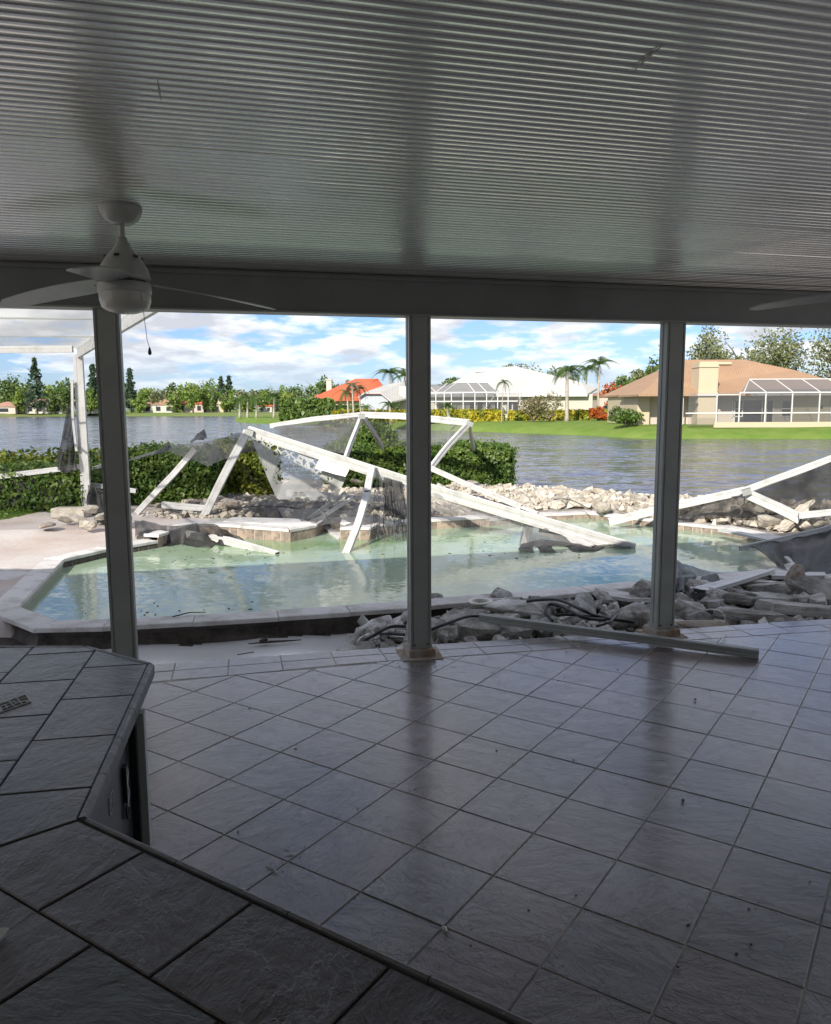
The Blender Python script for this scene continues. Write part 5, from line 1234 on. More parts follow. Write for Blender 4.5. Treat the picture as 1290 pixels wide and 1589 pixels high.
R1(672, 930, -0.06, 0.3, (1.2, .2, 0.6), bould[1], M['rock'], 'upright chunk just right of the middle post by the coping', (0.30, 0.2, 0.36))
R1(700, 975, -0.05, 0.42, (0.35, -.5, 0.5), slabs[1], M['rock'], 'wedge shaped grey slab tilted up right of the middle post', (0.50, 0.42, 0.42))
R1(755, 978, -0.08, 0.45, (0.2, .1, 0.2), bould[2], M['rock'], 'broad rounded grey rock under the black cable near the fallen bar', (0.45, 0.34, 0.26))
R1(795, 945, 0.0, 0.5, (0.1, .05, 0.1), bould[3], M['rock'], 'largest pale flat-topped rock behind the fallen bar', (0.75, 0.5, 0.34))
R1(778, 925, 0.0, 0.3, (0.4, .35, 0.1), bould[6], M['rock'], 'small brown pointed rock beside the white pipe ring', (0.32, 0.26, 0.26))
R1(965, 925, -0.02, 0.5, (0.05, .05, -0.7), slabs[3], M['coping'], 'long pale slab leaning toward the right post', (0.75, 0.3, 0.22))
R1(1000, 915, 0.05, 0.4, (1.1, .3, 0.9), bould[4], M['rock'], 'pale rock leaning on the left side of the right post', (0.32, 0.26, 0.46))
R1(1095, 970, -0.02, 0.5, (0.05, .1, 0.25), bould[7], M['rust'], 'rust-stained brown slab with a wire loop, right of the right post', (0.62, 0.34, 0.22))
R1(1075, 945, -0.02, 0.4, (0.1, .2, 0.5), slabs[5], M['rock'], 'flat grey slab between the right post and the rusty slab', (0.55, 0.42, 0.4))
R1(1238, 898, 0.14, 0.4, (0.15, .1, 0.3), bould[8], M['rust'], 'tall upright thumb-shaped rock standing on the rubble at the right', (0.26, 0.24, 0.52), 'upright_rock', 'rock')
R1(1270, 915, 0.06, 0.5, (0.75, .3, -0.5), slabs[2], M['rock'], 'large slanted slab leaning against the upright rock', (0.62, 0.45, 0.4))
R1(1245, 945, -0.02, 0.5, (0.1, 0.0, -0.45), slabs[6], M['rock'], 'long thick curb-like slab in front of the upright rock', (0.95, 0.26, 0.36))
R1(1180, 930, 0.0, 0.5, (0.1, 0.0, -0.3), slabs[7], M['rock'], 'broad pale slab in the middle of the right rubble', (0.75, 0.42, 0.3))
R1(1170, 905, 0.0, 0.5, (0.1, 0.0, -0.2), slabs[8], M['rock'], 'long thin slab along the pool edge at the right', (0.85, 0.25, 0.26))
R1(1160, 955, -0.03, 0.5, (0.1, 0.0, -0.35), slabs[9], M['rock'], 'long narrow slab near the porch edge at the right', (0.8, 0.2, 0.3))

def far_rocks():
    # pale limestone pile beyond the pool, sloping to the lake
    n = 0; placed = []; tries = 0
    while n < 290 and tries < 14000:
        tries += 1
        x = RR.uniform(0.6, 10.5)
        lo = float(np.interp(x, [0.6, 1.9, 3.1, 3.6, 4.7, 5.6, 10.5], [14.3, 13.95, 14.2, 13.2, 12.1, 11.4, 10.6])); hi = float(np.interp(x, [0.6, 3, 5, 7, 10.5], [17.6, 18.4, 16.8, 15.4, 14.2]))
        y = lo+(hi-lo)*RR.random()**1.25; s = 0.15+0.42*RR.random()**1.7
        if any((x-a)**2+(y-b)**2 < (0.27*(s+c))**2 for a, b, c in placed): continue
        placed.append((x, y, s)); n += 1
        B = float(np.interp(x, [0, 3, 5, 7, 10, 22], [19.5, 17.2, 15.4, 14.2, 13.2, 12.2])); t_ = max(0, min(1, (y-B)/4)); z = -1.35*t_**.9+s*0.12+0.03*math.sin(x*3+y)
        q_ = x/y; size = 'small' if s < .32 else 'medium' if s < .45 else 'large'; row_ = 'near the pool edge' if y-lo < (hi-lo)*.35 else 'by the lake water' if y-lo > (hi-lo)*.7 else 'in the middle of the pile'
        mid = row_ + (', just right of the middle post' if q_ < .12 else ', midway between the right two posts' if q_ < .21 else ', just left of the rightmost post' if q_ < .32 else ', right of the rightmost post')
        rock(RR.choice(bould) if RR.random() < 0.4 else RR.choice(slabs), (x, y, z), (s, s*RR.uniform(.8, 1.2), s*RR.uniform(.7, 1.1)), (RR.uniform(-.5, .5), RR.uniform(-.5, .5), RR.uniform(0, 6.28)), M['lime'], size+' pale limestone rock ' + mid, size+' pale rocks ' + mid, 'limestone_rock', 'rock')
    for (x0, x1, y0, y1, k, lab) in ((-4.6, -2.2, 13.3, 15.2, 26, 'in the heap below the dark hedge block'), (-2.2, 0.9, 14.3, 17.0, 34, 'in front of the long hedge behind the spa')):
        for i in range(k):
            x, y, s = RR.uniform(x0, x1), RR.uniform(y0, y1), RR.uniform(.16, .42)
            rock(RR.choice(bould), (x, y, s*.2), (s, s*.85, s*.9), (RR.uniform(-.4, .4), RR.uniform(-.4, .4), RR.uniform(0, 6.28)), M['lime'] if RR.random() < .75 else M['rust'], ('small' if s < .25 else 'larger')+' tan rock '+lab+(', left half' if x < (x0+x1)/2 else ', right half'), ('small' if s < .25 else 'larger')+' tan rocks '+lab+(' left' if x < (x0+x1)/2 else ' right'), 'limestone_rock', 'rock')
    for px, py, s, m, lab, sc in [(72, 822, .5, 'rust', 'low flat orange-brown rock on the deck, leftmost of the deck rocks', (.62, .42, .2)), (120, 815, .4, 'lime', 'pale boulder in the deck pile right of the flat brown rock', (.42, .36, .3)), (136, 824, .4, 'lime', 'front pale boulder of the deck pile beside the leftmost post', (.46, .36, .28)), (142, 808, .35, 'lime', 'top pale boulder of the deck pile beside the leftmost post', (.34, .32, .26)), (103, 814, .3, 'lime', 'small tan boulder between the flat brown rock and the deck pile', (.3, .3, .22)), (162, 812, .4, 'lime', 'pale slanted slab half behind the leftmost post', (.34, .5, .3))]:
        p = gz(px, py, 0); rock(bould[RR.randrange(14)], (p.x, p.y, sc[2]*.35+(.1 if 'top' in lab else 0)), sc, (RR.uniform(-.2, .2), RR.uniform(-.2, .2), RR.uniform(0, 6)), M[m], lab, None, 'limestone_rock', 'rock')
    p = gz(112, 802, 0); b = MB().prism([(-.30, -.13), (.26, -.15), (.28, .14), (-.28, .15)], 0, 0.16, bev=.015).build('stone_block', M['lime']); b.location = (p.x, p.y, 0.0); tag(b, 'rectangular pale block at the foot of the standing white frame', 'stone block')
    for px, py, lab, m in [(394, 762, 'orange-brown rock beside the hedge end', 'rust'), (424, 757, 'tan rock touching the torn pale screen', 'rust'), (560, 779, 'orange rock under the broken bars behind the spa wall', 'rust'), (556, 755, 'pale rock right below the hedge gap', 'lime'), (357, 793, 'small brown rock on the spa edge', 'rust'), (935, 852-55, 'pale tilted rock by the far tube end', 'lime'), (868, 775, 'long pale rock on the far pile', 'lime')]:
        p = gz(px, py, 0); rock(bould[RR.randrange(14)], (p.x, p.y, .12), (.5, .4, .34), (RR.uniform(-.2, .2), RR.uniform(-.2, .2), RR.uniform(0, 6)), M[m], lab, None, 'limestone_rock', 'rock')
    for px, py, Y, rot, sc, lab in [(1232, 803, 11.5, (0.2, -.5, .5), (.95, .45, .30), 'big pale slab tilted up on the right rock pile under the patterned bar'), (1195, 810, 11.6, (0.1, .2, .2), (.5, .4, .4), 'pale boulder left of the big tilted slab'), (1270, 812, 11.4, (0.1, .2, 1.2), (.5, .4, .3), 'tan boulder right of the big tilted slab')]:
        p = gy(px, py, Y); rock(slabs[4] if sc[0] > .6 else bould[9], (p.x, p.y, max(p.z, .1)), sc, rot, M['lime'], lab, None, 'limestone_rock', 'rock')
far_rocks()
# curled broken slab edge at far left by the coping
p = gz(6, 900, 0.0); o = MB().prism([(-.5, -.35), (.32, -.25), (.38, .2), (-.4, .32)], -.12, .03, bev=.02).build('broken_deck_piece', M['coping']); o.location = (p.x-.1, p.y+.3, -.02); o.rotation_euler = (.06, .1, .2); tag(o, 'broken deck slab with a dark edge at the far left beside the coping', 'deck slab')

# ------------------------------------------------------------------ fallen cage members
bend_r = random.Random(77)
def beam3(a, b, w=0.05, h=0.1, up=None, name='fallen_beam', label='', cat='aluminium beam', m='white', group=None, parent=None):
    a, b = Vector(a), Vector(b); d = (b-a); L = d.length; d.normalize()
    up = Vector(up) if up is not None else Vector((0, 0, 1))
    if abs(d.dot(up)) > 0.97: up = Vector((1, 0, 0))
    s = d.cross(up).normalized(); u = s.cross(d).normalized()
    g = min(w, h)*0.09; W, H = w/2, h/2
    prof = [(-W, -H), (-W*.35, -H), (-W*.25, -H+g), (W*.25, -H+g), (W*.35, -H), (W, -H), (W, -H*.35), (W-g, -H*.25), (W-g, H*.25), (W, H*.35), (W, H), (W*.35, H), (W*.25, H-g), (-W*.25, H-g), (-W*.35, H), (-W, H), (-W, H*.35), (-W+g, H*.25), (-W+g, -H*.25), (-W, -H*.35)]
    n = len(prof); K = 8; bb = min(0.022*L, 0.05) if L > 0.6 and name not in ('eave_beam', 'upright', 'roof_beam', 'sole_plate', 'purlin') else 0.0
    b1, b2, tw = bend_r.uniform(-bb, bb), bend_r.uniform(-bb, bb), bend_r.uniform(-.18, .18) if bb else 0
    kink = bend_r.uniform(.3, .7); vs = []
    for q in range(K+1):
        f = q/K; k_ = min(f/kink, (1-f)/(1-kink)); ay, az = b1*math.sin(math.pi*f), b2*k_; ca, sa = math.cos(tw*f), math.sin(tw*f)
        for p in prof: vs.append((L*f, p[0]*ca-p[1]*sa+ay, p[0]*sa+p[1]*ca+az))
    Mx = Matrix((d, s, u)).transposed().to_4x4(); Mx.translation = a
    fs = [(q*n+i, q*n+(i+1) % n, (q+1)*n+(i+1) % n, (q+1)*n+i) for q in range(K) for i in range(n)]
    ins = [(-W*.8, -H*.85), (W*.8, -H*.85), (W*.8, H*.85), (-W*.8, H*.85)]
    fs += [tuple(range(n)), tuple(reversed(range(K*n, (K+1)*n)))]
    o = MB().add(vs, fs).build(name, M[m], parent)
    o.matrix_world = Mx
    if not parent: tag(o, label, cat, group)
    # flat dark sheet on each end, painted-in shade of a hollow
    c_, s__ = math.cos(tw), math.sin(tw)
    e = MB().add([(L+.001, p[0]*c_-p[1]*s__, p[0]*s__+p[1]*c_) for p in ins]+[(-.001, p[0], p[1]) for p in ins], [(0, 1, 2, 3), (7, 6, 5, 4)]).build('end_shade', M['dark'], o, norm=False)
    return o
def tube2(a, b, r, label, m='white', cat='aluminium bar'):
    return beam3(a, b, r*2, r*2, label=label, cat=cat, m=m, name='fallen_bar')
def sheet(name, corners, nu, nv, m, label, sag=0.0, wr=0.05, freq=3.0, torn=0.0, seed=1, cat='screen mesh', fold=None, hem=True, group=None):
    """corners: polyline top and polyline bottom (lists of 3D)"""
    top, bot = corners
    def samp(P, t):
        n = len(P)-1; i = min(n-1, int(t*n)); f = t*n-i; return Vector(P[i]).lerp(Vector(P[i+1]), f)
    rr = random.Random(seed); ph = rr.uniform(0, 9); vs = []; nrm = ((Vector(top[-1])-Vector(top[0])).cross(Vector(bot[0])-Vector(top[0]))).normalized()
    for i in range(nu+1):
        t = i/nu; a, b = samp(top, t), samp(bot, t)
        for j in range(nv+1):
            s = j/nv; p = a.lerp(b, s)
            w = mnoise.noise(Vector((t*freq*1.6+ph, s*0.7, ph)))*wr*1.5 + mnoise.noise(Vector((t*freq*4.5+ph+s*1.2, s*0.9, ph+5)))*wr*.55
            p = p+nrm*w*(0.12+0.88*math.sin(math.pi*min(1, s*0.85))) + Vector((0, 0, mnoise.noise(Vector((t*freq*2, ph, 1)))*wr*.25*s))
            p.z -= sag*math.sin(math.pi*s)*math.sin(math.pi*t)**.5
            vs.append(p)
    fs = []
    for i in range(nu):
        for j in range(nv):
            c = vs[i*(nv+1)+j]
            if torn > 0 and j > 0:
                q = mnoise.noise(Vector((i/nu*freq*3.2+seed, j/nv*freq*2.2, seed*1.7))); 
                if q > 0.32-torn and (j/nv) > .25: continue
                if j > nv*.75 and mnoise.noise(Vector((i*.5+seed, j*.2, 3))) > .25-torn*.5: continue
            fs.append((i*(nv+1)+j, (i+1)*(nv+1)+j, (i+1)*(nv+1)+j+1, i*(nv+1)+j+1))
    o = MB().add(vs, fs).build(name, M[m], None, True, norm=False); tag(o, label, cat, group); return o

# standing frame at the left
def left_frame():
    Yp = 14.0; t = thing('standing_cage_frame', 'still standing white pool cage frame at the left with a torn screen', 'screen enclosure', (0, 0, 0))
    pt = gy(121, 548, Yp); zb = 0.0
    def kid(a, b, w, h, nm, up=None, m='white'):
        o = beam3(a, b, w, h, up=up, name=nm, parent=t, m=m)
    c0 = Vector((pt.x, Yp, zb)); c1 = Vector((pt.x, Yp, 2.75))
    kid(c0, c1, 0.06, 0.16, 'upright', up=(1, 0, 0.0))
    kid(gy(112, 590, Yp-.1), gy(119, 700, Yp-.1), 0.03, 0.04, 'brace')
    kid(gy(-260, 545, Yp+.2), gy(113, 541.5, Yp), 0.05, 0.12, 'eave_beam')
    e = uv(-2.6, 0.36, 2.83)
    st = gy(117, 548, Yp)
    kid(st+Vector((0.05, 0, 0.03)), Vector((-2.02, 7.2, 2.93)), 0.05, 0.22, 'roof_beam')
    kid(gy(-200, 758, Yp), gy(124, 724, Yp), 0.05, 0.09, 'chair_rail')
    kid(gy(-250, 805, Yp), gy(128, 797-2, Yp), 0.05, 0.05, 'sole_plate')
    for a, b in (((-120, 520), (110, 474)), ((-150, 535), (150, 480))):
        pass
    # purlins of the roof, further left
    R0, R1_ = Vector((pt.x, Yp, 2.86)), Vector((-2.2, 7.6, 2.95))
    for f in (0.3, 0.62):
        a = R0.lerp(R1_, f); kid(a, a+Vector((-9, -0.6, 0.05)), 0.03, 0.02, 'purlin', m='post')
    kid(Vector((-8.5, 14.1, 2.86)), Vector((-5.3, 7.5, 2.95)), 0.03, 0.03, 'purlin', m='post')
    a, b, c, d = R0, R1_, Vector((-15, 7.0, 3.0)), Vector((-17, 14.4, 2.9))
    MB().add([a, b, c, d], [(0, 1, 2, 3)]).build('roof_screen', M['net_r'], t, norm=False)
    # wall screens left of the upright
    w0 = gy(-260, 700, Yp+.02); w1 = gy(108, 700, Yp+.02)
    MB().add([(w0.x, Yp+.03, 0.04), (w1.x, Yp+.03, 0.04), (w1.x, Yp+.03, 0.78), (w0.x, Yp+.03, 0.60)], [(0, 1, 2, 3)]).build('wall_screen', M['net_wall'], t, norm=False)
    return t
left_frame()
sheet('torn_screen', ([gy(105, 628, 13.93), gy(112, 640, 13.93), gy(120, 700, 13.93)], [gy(84, 722, 13.9), gy(100, 735, 13.85), gy(122, 728, 13.9)]), 24, 14, 'net_d', 'dark torn screen gathered against the standing white frame', 0, .1, 3, 0.0, 4)
sheet('torn_screen', ([gy(136, 752, 13.9), gy(152, 757, 13.8), gy(176, 770, 13.6)], [gy(133, 798, 13.7), gy(155, 803, 13.4), gy(190, 806, 13.2)]), 26, 12, 'net_d', 'dark bunched screen lying at the foot of the standing frame behind the leftmost post', 0.05, .16, 4, 0, 9)
tube2(gy(134, 729, 14.6), gy(196, 712, 15.2), .03, 'thin white bar crossing behind the leftmost post', cat='aluminium bar')
tube2(gy(136, 752, 14.3), gy(212, 762, 14.2), .04, 'short white bar at the foot of the standing frame')

ap = gy(386, 669, 12.95); foot = gz(316, 803, 0.0)
# the long collapsed roof beam
e1_ = gy(640, 744, 12.3); e2_ = gz(985, 855, -0.34)
beam3(ap, gy(985, 853, 10.62), 0.05, 0.17, up=(0.1, -0.35, 1), label='long wide white roof beam sloping down into the pool', name='collapsed_roof_beam')
beam3(foot, ap+Vector((0, -.08, 0)), 0.05, 0.13, up=(1, -.2, 0), label='thick white pole leaning from the spa wall up to the top of the collapsed beam', name='leaning_pole')
beam3(gz(212, 797, 0), gy(303, 697, 13.7), 0.05, 0.10, up=(1, -.2, 0), label='white pole leaning up just right of the leftmost post', name='leaning_pole')
beam3(gz(537, 860, -.13), gy(570, 765, 11.3), 0.05, 0.10, up=(1, -.2, 0), label='white pole standing slanted in the pool left of the middle post', name='leaning_pole')
beam3(gy(570, 763, 11.33), gy(578, 725, 12.0), 0.05, 0.10, up=(1, -.2, 0), label='short grey bar joining the slanted pool pole to the roof beam', name='leaning_pole')
beam3(gz(284, 828, -.04), gz(431, 862, -.13), 0.08, 0.10, label='white bar lying half sunk across the left part of the pool', name='fallen_beam')
beam3(gy(252, 783, 13.6), gy(322, 789, 13.3), 0.05, 0.11, label='white bar lying over the rocks behind the leaning poles', name='fallen_beam')
beam3(gy(445, 765, 13.4), gy(534, 771, 13.3), 0.05, 0.11, label='horizontal white bar under the torn pale screen', name='fallen_beam')
beam3(gy(534, 771, 13.3), gy(612, 776, 13.2), 0.04, 0.07, label='thinner grey bar continuing behind the slanted pool pole', name='fallen_beam')
for k, (a, b) in enumerate((((487, 800), (540, 766)), ((497, 804), (548, 772)), ((478, 806), (536, 764)))):
    beam3(gy(*a, 12.9-.1*k), gy(*b, 13.2), 0.035, 0.05, label=('upper', 'middle', 'lower')[k]+' one of three thin parallel broken bars behind the spa wall', name='fallen_bar', m='white' if k < 2 else 'post', cat='aluminium bar')
# rear frame
A, B, C = gy(420, 661, 17.2), gy(561, 643.5, 16.6), gy(729, 656, 16.2)
beam3(A, B, 0.07, 0.10, label='white tube rising from the left to the peak of the rear frame', name='fallen_tube')
beam3(B, C, 0.07, 0.13, label='white tube running level from the rear peak to behind the middle post', name='fallen_tube')
beam3(gy(561, 646, 16.6), gy(536, 712, 15.6), 0.06, 0.10, label='front leg of the rear frame peak, leaning left', name='slanted_bar', cat='aluminium bar')
beam3(gy(563, 647, 16.6), gy(594, 695, 18.0), 0.06, 0.10, label='back leg of the rear frame peak, leaning right to the hedge', name='slanted_bar', cat='aluminium bar')
beam3(gy(728, 657, 16.2), gy(660, 738, 15.2), 0.06, 0.11, label='long diagonal leg from the right corner of the rear frame to the middle post', name='slanted_bar', cat='aluminium bar')
beam3(gy(729, 658, 16.2), gy(736, 698, 18.0), 0.06, 0.09, label='short back leg at the right corner of the rear frame', name='slanted_bar', cat='aluminium bar')
beam3(gy(668, 726, 15.3), gy(810, 787, 13.6), 0.06, 0.09, label='white bar sloping down right over the pale rocks, right of the middle post', name='fallen_beam')
beam3(gy(810, 787, 13.6), gy(835, 796, 13.4), 0.04, 0.05, label='small end piece of the bar sloping over the pale rocks', name='fallen_bar', cat='aluminium bar')
beam3(gy(828, 801, 11.4), gy(812, 850, 11.0), 0.05, 0.10, up=(1, 0, 0), label='short upright bar at the pool edge below the roof beam', name='fallen_bar', cat='aluminium bar')
beam3(gy(812, 850, 11.0), gy(806, 864, 10.85), 0.045, 0.09, up=(1, 0, 0), label='dark lower end of the short upright bar dipping into the water', name='fallen_bar', cat='aluminium bar', m='post')
beam3(gy(838, 822, 11.3), gy(920, 853, 10.65), 0.05, 0.13, label='white flat bar running into the water below the dark folded screen', name='fallen_beam')
# right group
tA, tB, tC = gz(945, 810, 0.02), gy(1157, 761, 12.0), gy(1480, 640, 11.2)
beam3(tA, tB, 0.07, 0.12, label='long white tube rising from the pool edge behind the right post', name='fallen_beam')
beam3(tB, tC, 0.07, 0.10, label='white tube rising to the right edge above the dark screen', name='fallen_beam')
beam3(gz(952, 811, 0.0), gz(1020, 797, 0.05), 0.04, 0.05, label='thin white bar lying beside the start of the long right tube', name='fallen_bar', cat='aluminium bar')
beam3(gy(1157, 765, 11.95), gy(1243, 806, 11.3), 0.07, 0.14, label='thick white bar with diagonal shadows lying down onto the right rocks', name='fallen_beam')
beam3(gy(1240, 800, 11.2), gy(1330, 792, 11.0), 0.05, 0.09, label='white bar behind the right rocks at the right edge', name='fallen_beam')
beam3(gz(1086, 917, 0.05), gz(1192, 886, 0.06), 0.16, 0.04, label='flat white strip lying across the pool edge beside the dark screen', name='fallen_beam')
beam3(gz(1192, 893, 0.03), gz(1420, 893, 0.03), 0.2, 0.04, label='long flat white strip along the pool edge at the right', name='fallen_beam')
beam3(gy(1246, 886, 8.9), gy(1340, 846, 8.8), 0.02, 0.03, label='thin white rod in front of the right dark screen', name='fallen_bar', cat='aluminium bar')
beam3(gz(1148, 851, 0.03), gy(1400, 783, 9.8), 0.03, 0.06, label='pale hem bar along the top of the lower right dark screen', name='fallen_bar', cat='aluminium bar')
beam3(gz(1119, 823, .03), gz(1200, 838, .03), 0.12, .03, label='pale strip on the far right pool edge', name='fallen_bar', cat='aluminium bar')
# loose bar on the porch edge
pa, pb = gz(745, 962, 0.05), gz(1178, 1015, 0.034)
beam3(pa+Vector((0, 0, 0.02)), pb, 0.05, 0.062, label='loose aluminium tube lying across the porch tiles in front of the right post', name='loose_tube', m='post')

# screens
sheet('draped_screen', ([gy(386, 668, 12.98), gy(330, 682, 13.5), gy(262, 693, 14.1), gy(200, 712, 14.8)], [gy(372, 706, 12.9), gy(322, 722, 13.2), gy(262, 700, 13.6), gy(196, 716, 14.2)]), 50, 10, 'net_m', 'grey screen draped from the peak of the collapsed beam toward the left', .04, .10, 4, 0.0, 2)
sheet('draped_screen', ([gy(388, 670, 12.9), gy(460, 690, 12.7), gy(548, 716, 12.5)], [gy(400, 706, 12.7), gy(430, 775, 12.6), gy(520, 778, 12.5)]), 60, 40, 'lace', 'pale torn lace-like screen hanging below the upper roof beam', 0, .05, 3.2, 0.0, 6)
sheet('draped_screen', ([gy(584, 734, 12.0), gy(600, 740, 11.95), gy(622, 748, 11.9)], [gy(572, 838, 11.2), gy(604, 838, 11.2), gy(640, 836, 11.2)]), 70, 26, 'net_m', 'streaky shredded screen hanging into the water left of the middle post', 0, .06, 9, 0.12, 12)
sheet('draped_screen', ([gy(500, 705, 12.45), gy(545, 722, 12.3)], [gy(489, 727, 12.4), gy(536, 740, 12.25)]), 8, 4, 'white', 'opaque white flap wrapped on the roof beam', 0, .02, 2, 0, 14)
sheet('draped_screen', ([gy(560, 728, 12.2), gy(640, 752, 11.9), gy(760, 788, 11.6), gy(830, 810, 11.4)], [gy(575, 740, 12.1), gy(640, 766, 11.8), gy(760, 808, 11.5), gy(822, 822, 11.3)]), 40, 5, 'net_l', 'narrow pale screen strip along the lower roof beam', 0.0, .03, 4, 0, 15)
sheet('draped_screen', ([gy(424, 662, 17.15), gy(556, 646, 16.6)], [gy(452, 690, 16.6), gy(536, 704, 15.8)]), 30, 16, 'net_m', 'grey screen stretched under the left part of the rear frame', 0.0, .05, 3, 0.0, 17)
sheet('draped_screen', ([gy(568, 652, 16.6), gy(722, 660, 16.2)], [gy(590, 694, 17.5), gy(700, 690, 16.0)]), 20, 10, 'net_far', 'faint screen under the right part of the rear frame', 0.0, .03, 3, 0.0, 18)
sheet('heaped_screen', ([gz(209, 808, .15), gz(260, 815, .16), gz(330, 812, .14), gz(352, 822, 0.1)], [gz(209, 834, .02), gz(260, 846, -.09), gz(330, 851, -.11), gz(385, 845, -.11)]), 60, 16, 'net_d', 'dark heaped screen sliding into the left side of the pool', 0.0, .16, 4, 0, 21)
sheet('heaped_screen', ([gz(380, 783, .16), gz(440, 776, .2), gz(500, 780, .18)], [gz(395, 806, .03), gz(440, 808, .03), gz(495, 803, .05)]), 46, 12, 'net_d', 'dark heaped screen lying behind the left spa wall', 0.0, .12, 4, 0, 22)
sheet('heaped_screen', ([gz(520, 768, .18), gz(560, 762, .22), gz(625, 762, .2)], [gz(480, 800, .05), gz(540, 790, .1), gz(610, 785, .05)]), 40, 12, 'net_m', 'grey crumpled screen over the rocks left of the middle post', 0.0, .12, 4, .05, 23)
sheet('heaped_screen', ([gz(290, 770, .1), gz(380, 764, .12), gz(450, 772, .1)], [gz(250, 800, .05), gz(340, 797, .06), gz(430, 796, .05)]), 40, 12, 'net_m', 'thin grey screen lying over the rocks below the hedges', 0.0, .08, 4, .1, 24)
sheet('heaped_screen', ([gy(815, 800, 11.5), gy(870, 822, 11.2), gy(985, 852, 10.65)], [gz(805, 853, -.1), gz(860, 848, -.1), gz(975, 852, -.1)]), 40, 12, 'net_m', 'grey folded screen at the foot of the roof beam in the water', 0.0, .12, 3, 0, 25)
sheet('heaped_screen', ([gy(802, 846, 11.0), gy(840, 836, 11.1), gy(940, 847, 10.8)], [gz(806, 857, -.105), gz(860, 857, -.105), gz(930, 855, -.105)]), 30, 6, 'net_d', 'dark screen edge dipping in the water under the folded one', 0.0, .05, 3, 0, 26)
sheet('stretched_screen', ([gy(1030, 794, 12.4), gy(1157, 766, 11.9), gy(1420, 668, 11.3)], [gy(1040, 804, 12.2), gy(1170, 800, 12.0), gy(1420, 800, 11.2)]), 50, 16, 'net_d', 'dark stretched screen below the long right tube, lake showing through', 0.05, .12, 3, 0, 31)
sheet('stretched_screen', ([gz(1150, 853, 0.03), gy(1290, 813, 10.0), gy(1420, 778, 9.8)], [gz(1205, 878, 0.02), gz(1262, 894, .04), gz(1420, 888, .05)]), 50, 16, 'net_d', 'dark sagging screen at the lower right edge with a pale hem', 0.05, .14, 3.5, 0, 32)
sheet('stretched_screen', ([gy(1150, 851, 10.05), gy(1290, 811, 9.95), gy(1420, 776, 9.75)], [gy(1160, 856, 10.0), gy(1240, 846, 9.85), gy(1400, 800, 9.7)]), 30, 6, 'net_l', 'pale folded hem of the lower right screen', 0.0, .03, 3.5, 0, 33)
sheet('heaped_screen', ([gy(1046, 868, 8.6), gy(1064, 876, 8.6), gy(1110, 889, 8.7), gy(1180, 885, 8.9)], [gz(1046, 908, 0.02), gz(1070, 922, .02), gz(1100, 916, .04), gz(1172, 894, .05)]), 44, 12, 'net_d', 'dark screen draped over the pool edge right of the right post', 0.0, .10, 4, 0, 34)
sheet('torn_screen', ([gy(408, 690-12, 13.6), gy(470-100, 705-12, 13.9)], [gy(404, 705-5, 13.5), gy(372, 707-4, 13.6)]), 6, 4, 'net_d', 'small dark screen scrap near the beam peak', 0, .04, 2, 0, 41)
for px, py, lab, sd in ((258, 692, 'small upturned screen tip above the draped screen, nearer the left post', 42), (313, 673, 'small upturned screen tip above the draped screen, nearer the beam peak', 43)):
    sheet('torn_screen', ([gy(px-16, py+10, 14), gy(px+4, py-8, 14), gy(px+8, py+3, 14)], [gy(px-18, py+14, 13.9), gy(px, py+8, 13.8), gy(px+8, py+8, 13.9)]), 10, 5, 'net_d', lab, 0, .05, 2, 0, sd)

sheet('heaped_screen', ([gz(430, 788, .16), gz(520, 790, .2), gz(600, 800, .16)], [gz(450, 806, .1), gz(520, 812, .1), gz(590, 822, 0)]), 40, 10, 'net_m', 'crumpled grey screen draped over both spa wall tops', 0.0, .10, 4, 0, 51)
sheet('draped_screen', ([gy(596, 740, 11.9), gy(625, 748, 11.85)], [gy(598, 800, 11.5), gy(634, 806, 11.4)]), 20, 16, 'net_d', 'dark narrow torn screen strip hanging left of the middle post', 0.0, .07, 5, 0, 52)
sheet('draped_screen', ([gy(670, 762, 11.7), gy(740, 785, 11.6), gy(812, 806, 11.4)], [gy(690, 792, 11.6), gy(745, 812, 11.5), gy(806, 826, 11.3)]), 30, 10, 'net_far', 'thin translucent screen hanging under the roof beam right of the middle post', 0.0, .05, 4, 0, 53)
sheet('heaped_screen', ([gz(150, 800, .1), gz(205, 800, .12)], [gz(150, 812, .02), gz(205, 818, .02)]), 20, 8, 'net_d', 'dark crumpled screen scrap on the deck behind the leftmost post', 0.0, .08, 4, 0, 54)
sheet('heaped_screen', ([gz(600, 772, .2), gz(660, 776, .2), gz(720, 790, .14)], [gz(590, 790, .1), gz(650, 794, .08), gz(700, 800, .06)]), 30, 10, 'net_m', 'grey screen heap passing behind the middle post above the pool wall', 0.0, .10, 4, 0, 55)
sr = random.Random(8)
def strand(a, b, sag, r=.006, label='', m='hose'):
    a, b = Vector(a), Vector(b); P = [a.lerp(b, k/10)+Vector((sr.uniform(-.02, .02), sr.uniform(-.02, .02), -sag*math.sin(math.pi*k/10))) for k in range(11)]
    o = MB().tube(P, r, 4).build('loose_strand', M[m]); tag(o, label, 'cord')
strand(gy(596, 748, 11.85), gz(598, 836, -.1), .0, .005, 'leftmost loose screen strand hanging into the pool by the middle post')
strand(gy(606, 752, 11.85), gz(614, 838, -.1), .0, .007, 'middle loose screen strand hanging into the pool by the middle post')
strand(gy(616, 752, 11.85), gz(628, 837, -.1), .0, .005, 'rightmost loose screen strand hanging into the pool by the middle post')
strand(gy(375, 720, 12.9), gy(428, 772, 12.7), .1, .006, 'thin dark cord trailing down from the torn lace screen')
strand(gz(320, 800, .12), gz(470, 790, .1), -.1, .008, 'dark cord looped over the rocks behind the left spa wall')
strand(gz(858, 775, .1), gz(918, 792, .1), -.08, .008, 'dark cord lying over the far pale rocks')
